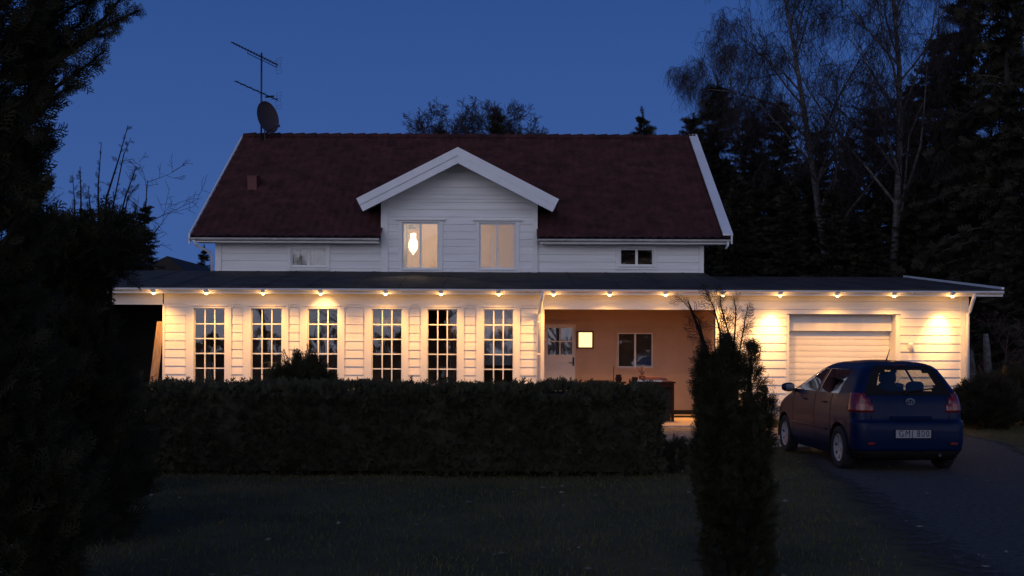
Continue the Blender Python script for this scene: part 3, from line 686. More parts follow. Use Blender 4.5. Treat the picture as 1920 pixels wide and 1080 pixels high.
# ---------------------------------------------------------------- aerials on the ridge
AY = 33.3
ax = X(490, AY, 200)
root = empty('tv_aerial', (ax, AY, RZ)); tag(root, 'thin tv aerial mast with two slanting booms on the left end of the ridge', 'aerial')
zt = Z(491, 99, AY); q = MB(); q.tube([(0, 0, -.25), (0, 0, zt - RZ)], .028, 8); q.build('mast', M['alu'], root, True)
for (pl0, pr0, Yl, Yr, nel, dbl) in [((434, 79), (521, 122), 31.9, 33.8, 16, True), ((441, 152), (521, 188), 32.0, 33.8, 7, False)]:
    A = at(*pl0, Yl) - root.location; B = at(*pr0, Yr) - root.location
    zz = (A.z + B.z) / 2
    q = MB(); q.tube([A, B], .020, 6)
    if dbl: q.tube([A.lerp(B, .33) - Vector((0, 0, .10)), A.lerp(B, .98) - Vector((0, 0, .09))], .012, 5); q.tube([A.lerp(B, .34) - Vector((0, 0, .10)), A.lerp(B, .34)], .01, 5); q.tube([A.lerp(B, .97) - Vector((0, 0, .09)), A.lerp(B, .97)], .01, 5)
    boom = q.build('boom', M['alu'], root)
    d = (B - A).normalized(); pr_ = Vector((0, 0, 1)).cross(d).normalized()
    q = MB()
    for k in range(nel):
        p = A.lerp(B, .02 + .9 * k / (nel - 1)); L0 = (.07 if dbl else .10) + .05 * k / nel
        q.tube([p - pr_ * L0, p + pr_ * L0], .008, 4)
    if not dbl:
        p = A.lerp(B, .80); q.tube([p - pr_ * .16, p + pr_ * .16], .03, 5)
    q.build('director_rods', M['alu'], boom)
    q = MB()
    for k in range(3):
        for s in (-1, 1):
            p = B + Vector((0, 0, s * (.05 + k * .10))) + d * (k * .03); q.tube([p - pr_ * .12, p + pr_ * .12], .0035, 4)
    for s in (-1, 1):
        for t_ in (-.1, .1): q.tube([B + pr_ * t_, B + pr_ * t_ + Vector((0, 0, s * .26)) + d * .09], .0035, 4)
    q.build('reflector', M['alu'], boom)
DY = 32.9
dc = at(499, 221, DY); root = empty('satellite_dish', (dc.x, DY, dc.z)); tag(root, 'dark oval satellite dish on the left end of the ridge below the aerial', 'satellite dish')
nv = Vector((.84, -.52, .14)).normalized(); Mx = nv.to_track_quat('Z', 'Y').to_matrix().to_4x4()
prof = [(0.001, 0)] + [(r_, r_ * r_ * .38) for r_ in (.1, .2, .3, .38, .43, .46)] + [(.468, .082), (.46, .07)] + [(r_, r_ * r_ * .38 - .012) for r_ in (.43, .3, .15)] + [(.001, -.012)]
q = MB(); q.lathe(prof, 32, Matrix.Translation((0, 0, 0)) @ Mx @ Matrix.Diagonal((1, 1.08, 1, 1))); q.build('reflector', M['dish'], root, True)
tip = at(521, 235, DY - .35) - root.location; low_ = Vector((.02, -.05, -.46))
q = MB(); q.tube([low_, tip], .016, 6); arm = q.build('arm', M['alu'], root)
q = MB(); q.tube([tip + Vector((.05, 0, -.03)), tip + Vector((-.07, .03, .05))], .04, 8); q.build('receiver', M['alu'], arm)
q = MB(); q.tube([(-.08, .10, -.05), (-.12, .30, -.1), (-.12, .38, -.62)], .022, 6); q.build('bracket', M['alu'], root)

# ---------------------------------------------------------------- unlit lamp on the garage wall
p = at(1709, 652, YF - .12)
root = empty('wall_lamp', tuple(p)); tag(root, 'small unlit grey cylinder lamp tilted on the wall right of the garage door', 'wall lamp')
q = MB(); q.lathe([(.001, -.11), (.05, -.11), (.055, -.10), (.055, .09), (.045, .11), (.001, .11)], 16, Matrix.Rotation(R(-14), 4, 'Y') @ Matrix.Rotation(R(12), 4, 'X')); q.build('lamp_head', M['metal_white'], root, True)
q = MB(); q.tube([(0, .02, 0), (0, .10, .03)], .018, 8); q.box(-.045, .045, .095, .102, -.03, .08); q.build('bracket', M['metal_white'], root)

# ---------------------------------------------------------------- things in and around the porch
def simple(name, label, cat, loc, rz=0, group=None):
    r_ = empty(name, loc, rz); tag(r_, label, cat, group); return r_
ty = 24.0
tx0, tx1 = X(1182, ty), X(1263, ty); tz = Z(1220, 715, ty) - .032
t = simple('garden_table', 'low dark garden table on the porch edge cluttered with small things', 'table', ((tx0 + tx1) / 2, ty, .032))
hw_ = (tx1 - tx0) / 2
M['dkwood'] = mat('dark_brown_wood', (.035, .016, .011), .85, var=.3, vscale=5, spec=.12)
q = MB(); 
for i in range(5): q.box(-hw_, hw_, -.35 + i * .142, -.35 + i * .142 + .132, tz - .03, tz)
q.build('tabletop', M['dkwood'], t)
for sx_ in (-1, 1):
    for sy in (-1, 1): q = MB(); q.box(sx_ * (hw_ - .06) - .03, sx_ * (hw_ - .06) + .03, sy * .28 - .03, sy * .28 + .03, 0, tz - .031); q.build('leg', M['dkwood'], t)
q = MB(); q.box(-hw_ + .09, hw_ - .09, -.30, -.28, tz - .12, tz - .032); q.build('apron', M['dkwood'], t)
c = simple('storage_box', 'dark storage box standing under the garden table', 'box', ((tx0 + tx1) / 2 + .0, ty + .02, .033))
q = MB(); q.prism([(-.40, 0), (.40, 0), (.42, tz - .16), (-.42, tz - .16)], 'y', -.2, .24); q.build('box_body', M['dark'], c); q = MB(); q.box(-.43, .43, -.22, .26, tz - .159, tz - .13); q.build('lid', M['black'], c)
# tray, pot with dried plant, folded cloth on the table
o = MB().box(-.30, .26, -.12, .12, 0, .02).box(-.30, .26, -.13, -.12, 0, .035).box(-.30, .26, .12, .13, 0, .035).build('tray', M['cloth'], None); o.location = (tx0 + .42, ty - .15, .032 + tz + .001); tag(o, 'pale tray lying on the garden table', 'tray')
o = MB().prism([(-.3, 0), (.3, 0), (.24, .06), (.02, .075), (-.26, .07)], 'y', -.15, .15).build('folded_cushion', mat('dull_red_cloth', (.16, .06, .05), .95, var=.2), None); o.location = (tx0 + .55, ty + .12, .032 + tz + .022); tag(o, 'folded dull red cushion on the garden table', 'cushion')
pt_ = simple('flower_pot', 'small pot with dried twiggy plant on the garden table', 'plant pot', (X(1205, ty), ty + .08, .032 + tz + .001))
q = MB(); q.lathe([(.001, 0), (.055, 0), (.075, .12), (.082, .12), (.082, .135), (.068, .135), (.06, .02), (.001, .02)], 14); q.build('pot', mat('clay', (.3, .13, .08), .8, var=.2), pt_, True)
q = MB()
for k in range(26):
    a = rnd.uniform(0, 6.3); r_ = rnd.uniform(.03, .16); h_ = rnd.uniform(.1, .26)
    q.tube([(0, 0, .1), (r_ * .4 * math.cos(a), r_ * .4 * math.sin(a), .1 + h_ * .6), (r_ * math.cos(a), r_ * math.sin(a), .1 + h_)], .006, 4)
q.build('dried_plant', mat('dried_plant', (.20, .10, .08), .9, var=.3), pt_)
for k, (px, h_, lb) in enumerate([(1160, .16, 'small dark jug left of the garden table plant'), (1178, .10, 'squat brown bowl at the left end of the garden table')]):
    o = MB().lathe([(.001, 0), (.06, 0), (.08, h_ * .4), (.06, h_ * .8), (.07, h_), (.055, h_), (.05, .02), (.001, .02)], 14).build(['jug', 'bowl'][k], M['dkwood'], None, True)
    if k == 0:
        st = simple('stool', 'small dark stool left of the garden table', 'stool', (X(px, ty), ty, .032)); MB().lathe([(.001, tz - .05), (.17, tz - .05), (.18, tz - .03), (.17, tz - .01), (.001, tz - .01)], 18).build('seat', M['dkwood'], st)
        for a in (0, 1.57, 3.14, 4.71): MB().tube([(.12 * math.cos(a + .8), .12 * math.sin(a + .8), tz - .05), (.16 * math.cos(a + .8), .16 * math.sin(a + .8), 0)], .016, 6).build('leg', M['dkwood'], st)
        o.location = (X(px, ty), ty, .032 + tz - .009)
    else: o.location = (tx0 + .08, ty - .2, .032 + tz + .001)
    tag(o, lb, ['jug', 'bowl'][k])
# black garden chair
cy_ = 25.9; ch = simple('garden_chair', 'black garden chair near the door in the porch', 'chair', (X(1123, cy_), cy_, .032), R(170))
MB().box(-.24, .24, -.24, .24, .40, .44).build('seat', M['black'], ch)
q = MB(); q.prism([(-.25, .46), (.25, .46), (.27, .86), (-.27, .86)], 'y', .235, .26); q.build('backrest', M['black'], ch)
for sx_ in (-1, 1):
    for sy in (-1, 1): MB().tube([(sx_ * .21, sy * .21, .40), (sx_ * .24, sy * .25, 0)], .014, 6).build('leg', M['black'], ch)
    MB().tube([(sx_ * .27, .25, .70), (sx_ * .27, -.15, .66), (sx_ * .25, -.2, .42)], .014, 6).build('armrest', M['black'], ch)
o = MB().tube([(0, 0, 0), (.0, .0, 1.15)], .010, 6).tube([(-.08, 0, 0), (.08, 0, 0)], .015, 6).build('broom', M['black'], None); o.location = (X(1151, 27.2), 27.2, .05); tag(o, 'thin dark broom handle standing by the porch wall', 'broom')
o = MB().box(-.45, .45, -.28, .28, 0, .012).build('door_mat', M['black'], None); o.location = (X(1285, 25.4), 25.5, .0315); tag(o, 'black mat lying on the paving at the right of the porch', 'mat')

# sunroom things seen through the glass
def dchair(px, Y, rz, lb):
    c = simple('dining_chair', lb, 'chair', (X(px, Y), Y, .281), rz); m = M['cloth']
    MB().box(-.2, .2, -.2, .2, .42, .45).build('seat', m, c)
    q = MB(); 
    for s in (-.18, 0, .18): q.tube([(s, .2, .45), (s * .9, .25, .98)], .016, 6)
    q.tube([(-.19, .25, .98), (0, .27, 1.0), (.19, .25, .98)], .02, 6); q.build('backrest', m, c)
    for sx_ in (-1, 1):
        for sy in (-1, 1): MB().tube([(sx_ * .17, sy * .17, .42), (sx_ * .19, sy * .19, 0)], .018, 6).build('leg', m, c)
dchair(413, 25.9, 2.2, 'white wooden chair behind the first tall window'); dchair(512, 26.2, .6, 'white wooden chair behind the second tall window')
pn = simple('pendant_lamp', 'small unlit hanging lamp behind the second tall window', 'lamp', (X(490, 26), 26.0, 2.94))
MB().tube([(0, 0, 0), (0, 0, -.98)], .006, 5).build('cord', M['cloth'], pn)
MB().lathe([(.02, -.96), (.05, -1.0), (.10, -1.10), (.095, -1.10), (.04, -1.0), (.015, -.97)], 16).build('lamp_shade', M['cloth'], pn, True)
vs_ = simple('side_table', 'small table behind the fifth tall window carrying a vase', 'table', (X(832, 25.6), 25.6, .281))
MB().lathe([(.001, .62), (.25, .62), (.25, .65), (.001, .65)], 20).build('tabletop', M['dkwood'], vs_); MB().lathe([(.16, 0), (.16, .02), (.03, .05), (.03, .61)], 14).build('leg', M['dkwood'], vs_)
v_ = simple('vase', 'white vase with pale drooping flowers behind the fifth tall window', 'vase', (X(832, 25.6), 25.6, .932))
MB().lathe([(.001, 0), (.04, 0), (.07, .07), (.03, .16), (.04, .19), (.03, .19), (.02, .1), (.001, .05)], 14).build('vase_body', M['cloth'], v_, True)
q = MB()
for k in range(9):
    a = k * .7; q.tube([(0, 0, .15), (.06 * math.cos(a), .06 * math.sin(a), .27), (.15 * math.cos(a), .15 * math.sin(a), .22 + .02 * (k % 3))], [.006, .010, .024], 5)
q.build('flowers', M['cloth'], v_)

# leaning plank and firewood by the carport
pk = MB(); pa = at(287, 731, 25.1); pb_ = at(309, 600, 25.2); pa.z = 0.0; d_ = (pb_ - pa)
pk.add([(-.09, -.02, 0), (.09, -.02, 0), (.09, .02, 0), (-.09, .02, 0)] + [(d_.x * 1.0 + sx_ * .09, d_.y + sy * .02, 2.25) for sx_, sy in ((-1, -1), (1, -1), (1, 1), (-1, 1))], [(0, 3, 2, 1), (4, 5, 6, 7), (0, 1, 5, 4), (1, 2, 6, 5), (2, 3, 7, 6), (3, 0, 4, 7)])
o = pk.build('wooden_plank', M['woodc'], None); o.location = (pa.x - .02, 24.9, 0); tag(o, 'weathered plank leaning against the left corner of the house', 'plank')
lgm = None; k = 0
for row in range(4):
    for cidx in range(7 - row):
        x = -8.95 + cidx * .17 + row * .085 + rnd.uniform(-.02, .02); z = .075 + row * .14
        if lgm is None:
            q = MB(); n = 9
            pr0 = [(.078 * math.cos(2 * PI * i / n) * (1 + .12 * math.sin(i * 2.3)), .075 * math.sin(2 * PI * i / n)) for i in range(n)]
            q.prism(pr0, 'y', -.2, .2); o = q.build('firewood_log', M['log'], None); lgm = o.data
        else: o = link('firewood_log', lgm)
        o.location = (x, 24.0 + rnd.uniform(-.04, .04), z); o.rotation_euler = (0, rnd.uniform(0, 6), rnd.uniform(-.08, .08))
        tag(o, 'split log in the firewood pile before the dark carport', 'log', 'firewood logs by the carport')

# ================================================================== CAR
def make_car():
    root = empty('parked_car', (5.305, 14.85, 0.0), R(2.6)); root.scale = (.935, 1, 1); tag(root, 'dark blue hatchback seen from behind, parked before the garage door', 'car')
    zl = [.17, .20, .25, .30, .34, .38, .42, .46, .50, .54, .58, .62, .66, .685, .70, .74, .78, .81, .84, .88, .92, .96, 1.00, 1.035, 1.06, 1.09, 1.13, 1.17, 1.21, 1.25, 1.29, 1.33, 1.37, 1.40, 1.43, 1.455, 1.475, 1.49, 1.50, 1.506]
    def I(z, t): return np.interp(z, [a for a, b in t], [b for a, b in t])
    yr_t = [(.17, -.50), (.22, -.58), (.30, -.635), (.45, -.655), (.60, -.655), (.68, -.640), (.70, -.600), (.80, -.590), (.95, -.565), (1.04, -.53), (1.07, -.505), (1.38, -.33), (1.42, -.28), (1.455, -.16), (1.475, .0), (1.49, .22), (1.50, .42), (1.506, .55)]
    yf_t = [(.17, 2.92), (.25, 3.06), (.45, 3.13), (.62, 3.11), (.75, 3.02), (.84, 2.86), (.92, 2.62), (.98, 2.38), (1.02, 2.20), (1.06, 2.06), (1.20, 1.74), (1.38, 1.32), (1.43, 1.18), (1.455, 1.07), (1.475, .95), (1.49, .82), (1.50, .72), (1.506, .62)]
    w_t = [(.17, .76), (.22, .79), (.30, .825), (.42, .842), (.60, .848), (.75, .848), (.88, .836), (.98, .815), (1.04, .792), (1.10, .755), (1.25, .665), (1.37, .585), (1.42, .535), (1.455, .47), (1.475, .39), (1.49, .29), (1.50, .18), (1.506, .09)]
    cr_t = [(.17, .22), (.6, .26), (.95, .22), (1.1, .15), (1.4, .15), (1.47, .12), (1.506, .04)]
    bow_t = [(.17, .05), (.6, .07), (1.0, .06), (1.4, .05), (1.506, .02)]
    NR = 24; NC = 7; ys = np.linspace(-.60, 3.05, 74)
    rings = []; info = None
    for z in zl:
        yr, yf, ww, cr = I(z, yr_t), I(z, yf_t), I(z, w_t), I(z, cr_t); bo = I(z, bow_t); cf = cr * 1.1 if z < .98 else .07; bf = .22 if z < .98 else .13
        if z > 1.44: bf *= .6
        cr = min(cr, ww * .45); cf = min(cf, ww * .45)
        def side_w(y):
            t = (y - 1.25) / 1.9; return ww * (1 - .055 * abs(t) ** 3)
        ring = []; ty_ = []
        # right side, rear to front (x>0)
        y0, y1 = yr + cr + bo * .6, yf - cf - bf * .8
        if y1 < y0 + .01: y0 = y1 = (y0 + y1) / 2; 
        sidey = np.clip(ys, y0, max(y1, y0 + .001))
        right = [(side_w(y), y) for y in sidey]
        def corner(xs_, ya, xe, yb):   # from side (xs_,ya) to end (xe,yb)
            out = []
            for k in range(1, NC):
                a = PI / 2 * k / NC; out.append((xe + (xs_ - xe) * math.cos(a) ** .85, ya + (yb - ya) * math.sin(a) ** .85))
            return out
        xw0 = side_w(y0); xe0 = xw0 - cr * .8; xw1 = side_w(y1); xe1 = xw1 - cf * .8
        rearR = corner(xw0, y0, xe0, yr + bo * .35)
        frontR = corner(xw1, y1, xe1, yf - bf * .55)
        rear = [(x, yr + bo * .35 * (x / max(xe0, 1e-3)) ** 2) for x in np.linspace(xe0, -xe0, NR + 1)]
        front = [(x, yf - bf * .55 * (x / max(xe1, 1e-3)) ** 2) for x in np.linspace(-xe1, xe1, NR + 1)]
        # ring order: rear centre.. start at rear segment from +x to -x, left corner, left side, front-left corner, front, front-right corner, right side reversed, rear-right corner
        ring = list(rear); info = {'rear': (0, NR)}
        ring += [(-x, y) for x, y in reversed(rearR)]; info['rl'] = (NR, len(ring))
        s0 = len(ring); ring += [(-x, y) for x, y in right]; info['left'] = (s0, len(ring) - 1)
        ring += [(-x, y) for x, y in frontR]; f0 = len(ring); ring += front; info['front'] = (f0, len(ring) - 1)
        ring += list(reversed(frontR)); s1 = len(ring); ring += list(reversed(right)); info['right'] = (s1, len(ring) - 1)
        ring += rearR; info['rr'] = (info['right'][1], len(ring))
        rings.append([(x, y, z) for x, y in ring])
    V = np.array(rings); nz, n, _ = V.shape
    # wheel arches: snap side vertices to circles
    WH = [(0.0, .30), (2.46, .30)]; RA = .345
    for wy, wz in WH:
        dy = V[:, :, 1] - wy; dz = V[:, :, 2] - wz; d = np.hypot(dy, dz); near = (abs(d - RA) < .030) & (abs(V[:, :, 0]) > .6)
        sc_ = np.where(near, RA / np.maximum(d, 1e-4), 1); V[:, :, 1] = wy + dy * sc_; V[:, :, 2] = np.where(near & (V[:, :, 2] > .18), wz + dz * sc_, V[:, :, 2])
    idx = np.arange(nz * n).reshape(nz, n); P = V.reshape(-1, 3)
    lv = lambda z: int(np.argmin([abs(a - z) for a in zl]))
    def rg_side(seg, ya, yb):  # columns of a side segment between y values
        a, b = info[seg]; cols = [j for j in range(a, b) if ya <= (ys[j - a] if seg == 'left' else ys[len(ys) - 1 - (j - a)]) + .025 <= yb]
        return cols
    win = {}
    za, zb = lv(1.06), lv(1.37)
    a, b = info['rear']; win['rear_window'] = [(i, j) for i in range(lv(1.09), lv(1.37)) for j in range(a + 3, b - 3) if not ((i in (lv(1.09), lv(1.33)) and (j < a + 5 or j >= b - 5)) or (i == lv(1.13) and (j < a + 4 or j >= b - 4)))]
    a, b = info['front']; win['windscreen'] = [(i, j) for i in range(lv(1.035), lv(1.40)) for j in range(a, b)]
    for sd_ in ('left', 'right'):
        win['rear_side_window_' + sd_] = [(i, j) for i in range(lv(1.035), zb) for j in rg_side(sd_, .12, .92)]
        win['front_side_window_' + sd_] = [(i, j) for i in range(lv(1.035), zb) for j in rg_side(sd_, 1.02, 2.1)]
    gl_set = set(c_ for s in win.values() for c_ in s)
    faces = []; 
    for i in range(nz - 1):
        for j in range(n):
            j2 = (j + 1) % n
            if (i, j) in gl_set: continue
            q4 = (idx[i, j], idx[i, j2], idx[i + 1, j2], idx[i + 1, j]); c_ = P[list(q4)].mean(0)
            if abs(c_[0]) > .55 and any(math.hypot(c_[1] - wy, c_[2] - wz) < RA - .004 for wy, wz in WH): continue
            faces.append(q4)
    faces.append(tuple(idx[nz - 1, :])); 
    me = bpy.data.meshes.new('body'); me.from_pydata([tuple(p) for p in P], [], [tuple(int(a) for a in f) for f in faces])
    bm = bmesh.new(); bm.from_mesh(me); bmesh.ops.remove_doubles(bm, verts=bm.verts, dist=.0015); bmesh.ops.dissolve_degenerate(bm, edges=bm.edges, dist=.0005)
    bmesh.ops.delete(bm, geom=[v for v in bm.verts if not v.link_faces], context='VERTS'); bmesh.ops.recalc_face_normals(bm, faces=bm.faces); bm.to_mesh(me); bm.free()
    body = link('body', me, M['car'], root, True)
    def patch(name, cells, off, m, parent=root, thick=0.0):
        vs = []; mp = {}; fs = []
        cen = np.array([0, 1.2, .8])
        for (i, j) in cells:
            q4 = []
            for (ii, jj) in ((i, j), (i, (j + 1) % n), (i + 1, (j + 1) % n), (i + 1, j)):
                if (ii, jj) not in mp:
                    p0 = V[ii, jj]; e1 = V[ii, (jj + 1) % n] - V[ii, jj - 1]; e2 = V[min(ii + 1, nz - 1), jj] - V[max(ii - 1, 0), jj]
                    nn = np.cross(e1, e2); nn = nn / (np.linalg.norm(nn) + 1e-9)
                    if np.dot(nn, p0 - cen) < 0: nn = -nn
                    mp[(ii, jj)] = len(vs); vs.append(p0 + nn * off)
                q4.append(mp[(ii, jj)])
            fs.append(tuple(q4))
        me = bpy.data.meshes.new(name); me.from_pydata([tuple(v) for v in vs], [], fs)
        bm = bmesh.new(); bm.from_mesh(me); bmesh.ops.remove_doubles(bm, verts=bm.verts, dist=.0008)
        if thick: bmesh.ops.recalc_face_normals(bm, faces=bm.faces); bmesh.ops.solidify(bm, geom=bm.faces[:], thickness=thick)
        bm.to_mesh(me); bm.free()
        return link(name, me, m, parent, True)
    for k, cells in win.items():
        nm = k.replace('_left', '').replace('_right', '')
        patch(nm, cells, -.004, M['carglass'])
    # tail lamps wrap round the rear corners
    for seg, side in (('rl', -1), ('rr', 1)):
        a, b = info[seg]; cols = list(range(a, b))
        if side < 0: cols = list(range(info['rear'][1] - 2, a)) + cols + list(range(b, b + 3))
        else: cols = list(range(info['right'][1] - 3, a)) + cols + [0, 1]
        nC = len(cols); cells = []
        for i in range(lv(.81), lv(1.06)):
            t = (i - lv(.81)) / (lv(1.06) - lv(.81)); cut = int(t * 3.0)
            cc = cols[cut:] if side < 0 else cols[:nC - cut]
            cells += [(i, j) for j in cc]
        tl = patch('tail_lamp', cells, .010, M['lens'], thick=.012)
        inn = cells[: 0]
        lo_ = [(i, j) for i in range(lv(.84), lv(.92)) for j in (cols[2:5] if side < 0 else cols[-5:-2])]
        patch('reverse_lamp', lo_, .013, M['lensc'], tl)
    # plastic trims: dark lower bumper, bumper joint line, black rear-window border
    a, b = info['rear']
    M['trimblk'] = M['black']
    patch('lower_bumper', [(i, j) for i in range(0, lv(.30)) for j in list(range(a, b)) + list(range(*info['rl'])) + list(range(*info['rr']))], .006, M['black'], thick=.006)
    fr_ = [(i, j) for i in range(lv(1.035), lv(1.43)) for j in range(a, b) if (i, j) not in gl_set]
    patch('rear_window_surround', fr_, .003, M['black'])
    patch('rear_bumper', [(i, j) for i in range(lv(.30), lv(.685)) for j in list(range(a, b)) + list(range(*info['rl'])) + list(range(*info['rr']))], .012, M['car'], thick=.010)
    # number plate
    py0 = I(.53, yr_t) - .022
    pl_ = MB(); pl_.box(-.26, .26, py0 - .006, py0, -.055 + .53, .055 + .53); plo = pl_.build('number_plate', M['plate'], root)
    bd = MB()
    for bx_ in ((-.262, .262, .583, .590), (-.262, .262, .470, .477), (-.262, -.255, .477, .583), (.255, .262, .477, .583)): bd.box(bx_[0], bx_[1], py0 - .010, py0 - .0005, bx_[2], bx_[3])
    bd.build('plate_frame', M['black'], plo)
    cu = bpy.data.curves.new('plate_text', 'FONT'); cu.body = 'GMJ 800'; cu.size = .122; cu.align_x = 'CENTER'; cu.align_y = 'CENTER'; cu.extrude = .001; cu.offset = .0; cu.space_character = 1.28; cu.space_word = .8
    to = bpy.data.objects.new('tmp', cu); COL.objects.link(to); dg = bpy.context.evaluated_depsgraph_get(); tme = bpy.data.meshes.new_from_object(to.evaluated_get(dg)); bpy.data.objects.remove(to)
    tme.materials.clear(); tx = link('plate_text', tme, M['black'], plo); tx.location = (.01, py0 - .0075, .53); tx.rotation_euler = (PI / 2, 0, 0); tx.scale = (.84, 1, 1)
    # recess bar above the plate, handle, emblem of three ovals, wiper
    q = MB(); yb_ = I(.74, yr_t) - .004; q.prism([(yb_, .715), (yb_ - .020, .72), (yb_ - .022, .745), (yb_, .76)], 'x', -.30, .30); q.build('tailgate_handle', M['car'], root)
    ye_ = I(.93, yr_t) + .008; em = MB()
    def oval(cx, cz, rx, rz, t):
        em.tube([(cx + rx * math.cos(2 * PI * k / 28), ye_ - .02, cz + rz * math.sin(2 * PI * k / 28)) for k in range(29)], t, 6, False)
    oval(0, .955, .062, .042, .006); oval(0, .955 + .002, .024, .039, .0045); oval(0, .955 + .014, .046, .018, .0045)
    em.build('emblem', mat('dull_chrome', (0.22, 0.23, 0.27), 0.35, metal=0.8), root, True)
    q = MB(); yw = I(1.07, yr_t); q.tube([(-.05, yw - .03, 1.075), (.02, yw - .035, 1.09), (.38, yw - .005, 1.13)], .010, 6); q.lathe([(.03, 0), (.03, .04), (.001, .045)], 10, Matrix.Translation((-.05, yw - .0, 1.07)) @ Matrix.Rotation(R(90), 4, 'X')); q.build('rear_wiper', M['black'], root)
    q = MB(); ym = I(1.44, yr_t); q.box(-.10, .10, ym - .008, ym + .03, 1.425, 1.443); q.build('brake_lamp', M['lens'], root)
    q = MB(); q.tube([(.02, .28, 1.49), (.02, .27, 1.515), (.02, .16, 1.66)], [.022, .010, .004], 8); q.build('roof_aerial', M['black'], root)
    q = MB(); q.tube([(.42, -.62, .24), (.42, -.40, .25)], .024, 10); q.build('exhaust', M['chrome'], root)
    for s in (-1, 1):
        q = MB(); q.tube([(s * .56, I(.695, yr_t) - .002, .695), (s * .575, I(.78, yr_t) + .022, .78), (s * .545, I(.92, yr_t) + .016, .92), (s * .52, I(1.03, yr_t) + .012, 1.03)], .0045, 4); q.build('tailgate_seam', M['black'], root)
        q = MB(); q.box(s * .60 - .05, s * .60 + .05, I(.40, yr_t) - .016, I(.40, yr_t) + .02, .385, .415); q.build('reflector', M['lens'], root)
    # door handles, side seams, mirrors
    for s in (-1, 1):
        for y in (.42, 1.30):
            q = MB(); q.tube([(s * .845, y, .90), (s * .868, y + .05, .905), (s * .868, y + .15, .905), (s * .845, y + .20, .90)], .012, 6); q.build('door_handle', M['car'], root)
        mo = MB(); mx_ = s * .93
        mo.lathe([(.001, -.10), (.05, -.10), (.075, -.06), (.085, .0), (.075, .05), (.04, .075), (.001, .08)], 12, Matrix.Translation((mx_, 1.93, 1.06)) @ Matrix.Rotation(R(90), 4, 'Y') @ Matrix.Diagonal((.85, .7, 1.15, 1)))
        mo.tube([(s * .80, 1.93, 1.01), (s * .88, 1.93, 1.03)], .025, 6); mio = mo.build('door_mirror', M['car'], root, True)
        q = MB(); q.box(mx_ - .07, mx_ + .07, 1.865, 1.872, 1.01, 1.11); q.build('mirror_glass', M['mirror'], mio)
        for y0_ in (.30, .97, 1.98):
            q = MB(); q.tube([(s * (I(z_, w_t) * (1 - .055 * abs((y0_ - 1.25) / 1.9) ** 3) + .0005), y0_ + (.0 if z_ > .6 else 0), z_) for z_ in (.34, .45, .6, .75, .88, .98, 1.03)], .004, 4); q.build('door_seam', M['black'], root)
        q = MB(); q.tube([(s * (I(.52, w_t) + .004), y_, .52) for y_ in np.linspace(.42, 2.0, 8)], .014, 6); q.build('side_moulding', M['car'], root)
    # underside, arch liners, interior
    q = MB(); q.box(-.72, .72, -.5, 2.95, .19, .24); q.build('underside', M['black'], root)
    for s in (-1, 1):
        for wy, wz in WH:
            q = MB(); aa = np.linspace(-.2, PI + .2, 16)
            pr_i = [(wy + RA * math.cos(a), wz + RA * math.sin(a)) for a in aa]; vs = [(s * .60, y, z) for y, z in pr_i] + [(s * .835, y, z) for y, z in pr_i]
            m_n = len(pr_i); q.add(vs, [(k, k + 1, m_n + k + 1, m_n + k) for k in range(m_n - 1)] + [tuple(range(m_n))]); q.build('arch_liner', M['black'], root)
            wl = MB(); T = Matrix.Translation((s * .745, wy, .295)) @ Matrix.Rotation(s * R(90), 4, 'Y')
            wl.lathe([(.19, -.085), (.26, -.09), (.288, -.075), (.295, -.05), (.295, .05), (.288, .075), (.26, .09), (.195, .085), (.19, .05), (.19, -.085)], 36, T); wh = wl.build('wheel', M['rubber'], root, True)
            rmq = MB(); rmq.lathe([(.001, .062), (.045, .066), (.055, .055), (.06, .045)], 24, T); rmq.lathe([(.165, .060), (.19, .078), (.196, .072), (.19, .02), (.165, .0)], 36, T)
            for k in range(7):
                a = 2 * PI * k / 7; c_, s__ = math.cos(a), math.sin(a)
                def pp(r, t, h): return T @ Vector((r * c_ - t * s__, r * s__ + t * c_, h))
                rmq.add([pp(.04, -.03, .05), pp(.04, .03, .05), pp(.178, .045, .068), pp(.178, -.045, .068), pp(.04, -.03, .03), pp(.04, .03, .03), pp(.178, .045, .05), pp(.178, -.045, .05)], [(0, 3, 2, 1), (4, 5, 6, 7), (0, 1, 5, 4), (1, 2, 6, 5), (2, 3, 7, 6), (3, 0, 4, 7)])
            rmq.build('rim', M['rim'], wh)
            q = MB(); q.lathe([(.001, .01), (.19, .01)], 24, T); q.build('brake_backing', M['black'], wh)
    def seat(x, y, wd, nm='seat', hr=True, top=1.12):
        q = MB(); q.box(x - wd, x + wd, y, y + .50, .45, .58); q.prism([(y - .02, .52), (y + .12, .52), (y - .08, top), (y - .20, top)], 'x', x - wd * .92, x + wd * .92); so_ = q.build(nm, M['fabric'], root)
        if hr:
            h = MB(); h.lathe([(.001, -.11), (.06, -.105), (.085, -.07), (.09, .0), (.085, .07), (.06, .10), (.001, .105)], 14, Matrix.Translation((x, y - .16, top + .13)) @ Matrix.Rotation(R(90), 4, 'Y') @ Matrix.Diagonal((1.05, .5, 1.25, 1)))
            for t_ in (-.05, .05): h.tube([(x + t_, y - .15, top - .02), (x + t_, y - .155, top + .08)], .007, 5)
            h.build('headrest', M['fabric'], so_, True)
    seat(-.36, 1.18, .25, top=1.10); seat(.36, 1.18, .25, top=1.10)
    for x in (-.42, 0, .42): seat(x, .35, .21, 'rear_seat', True, .98)
    q = MB(); q.box(-.72, .72, 1.75, 2.15, .70, 1.00); q.build('dashboard', M['black'], root)
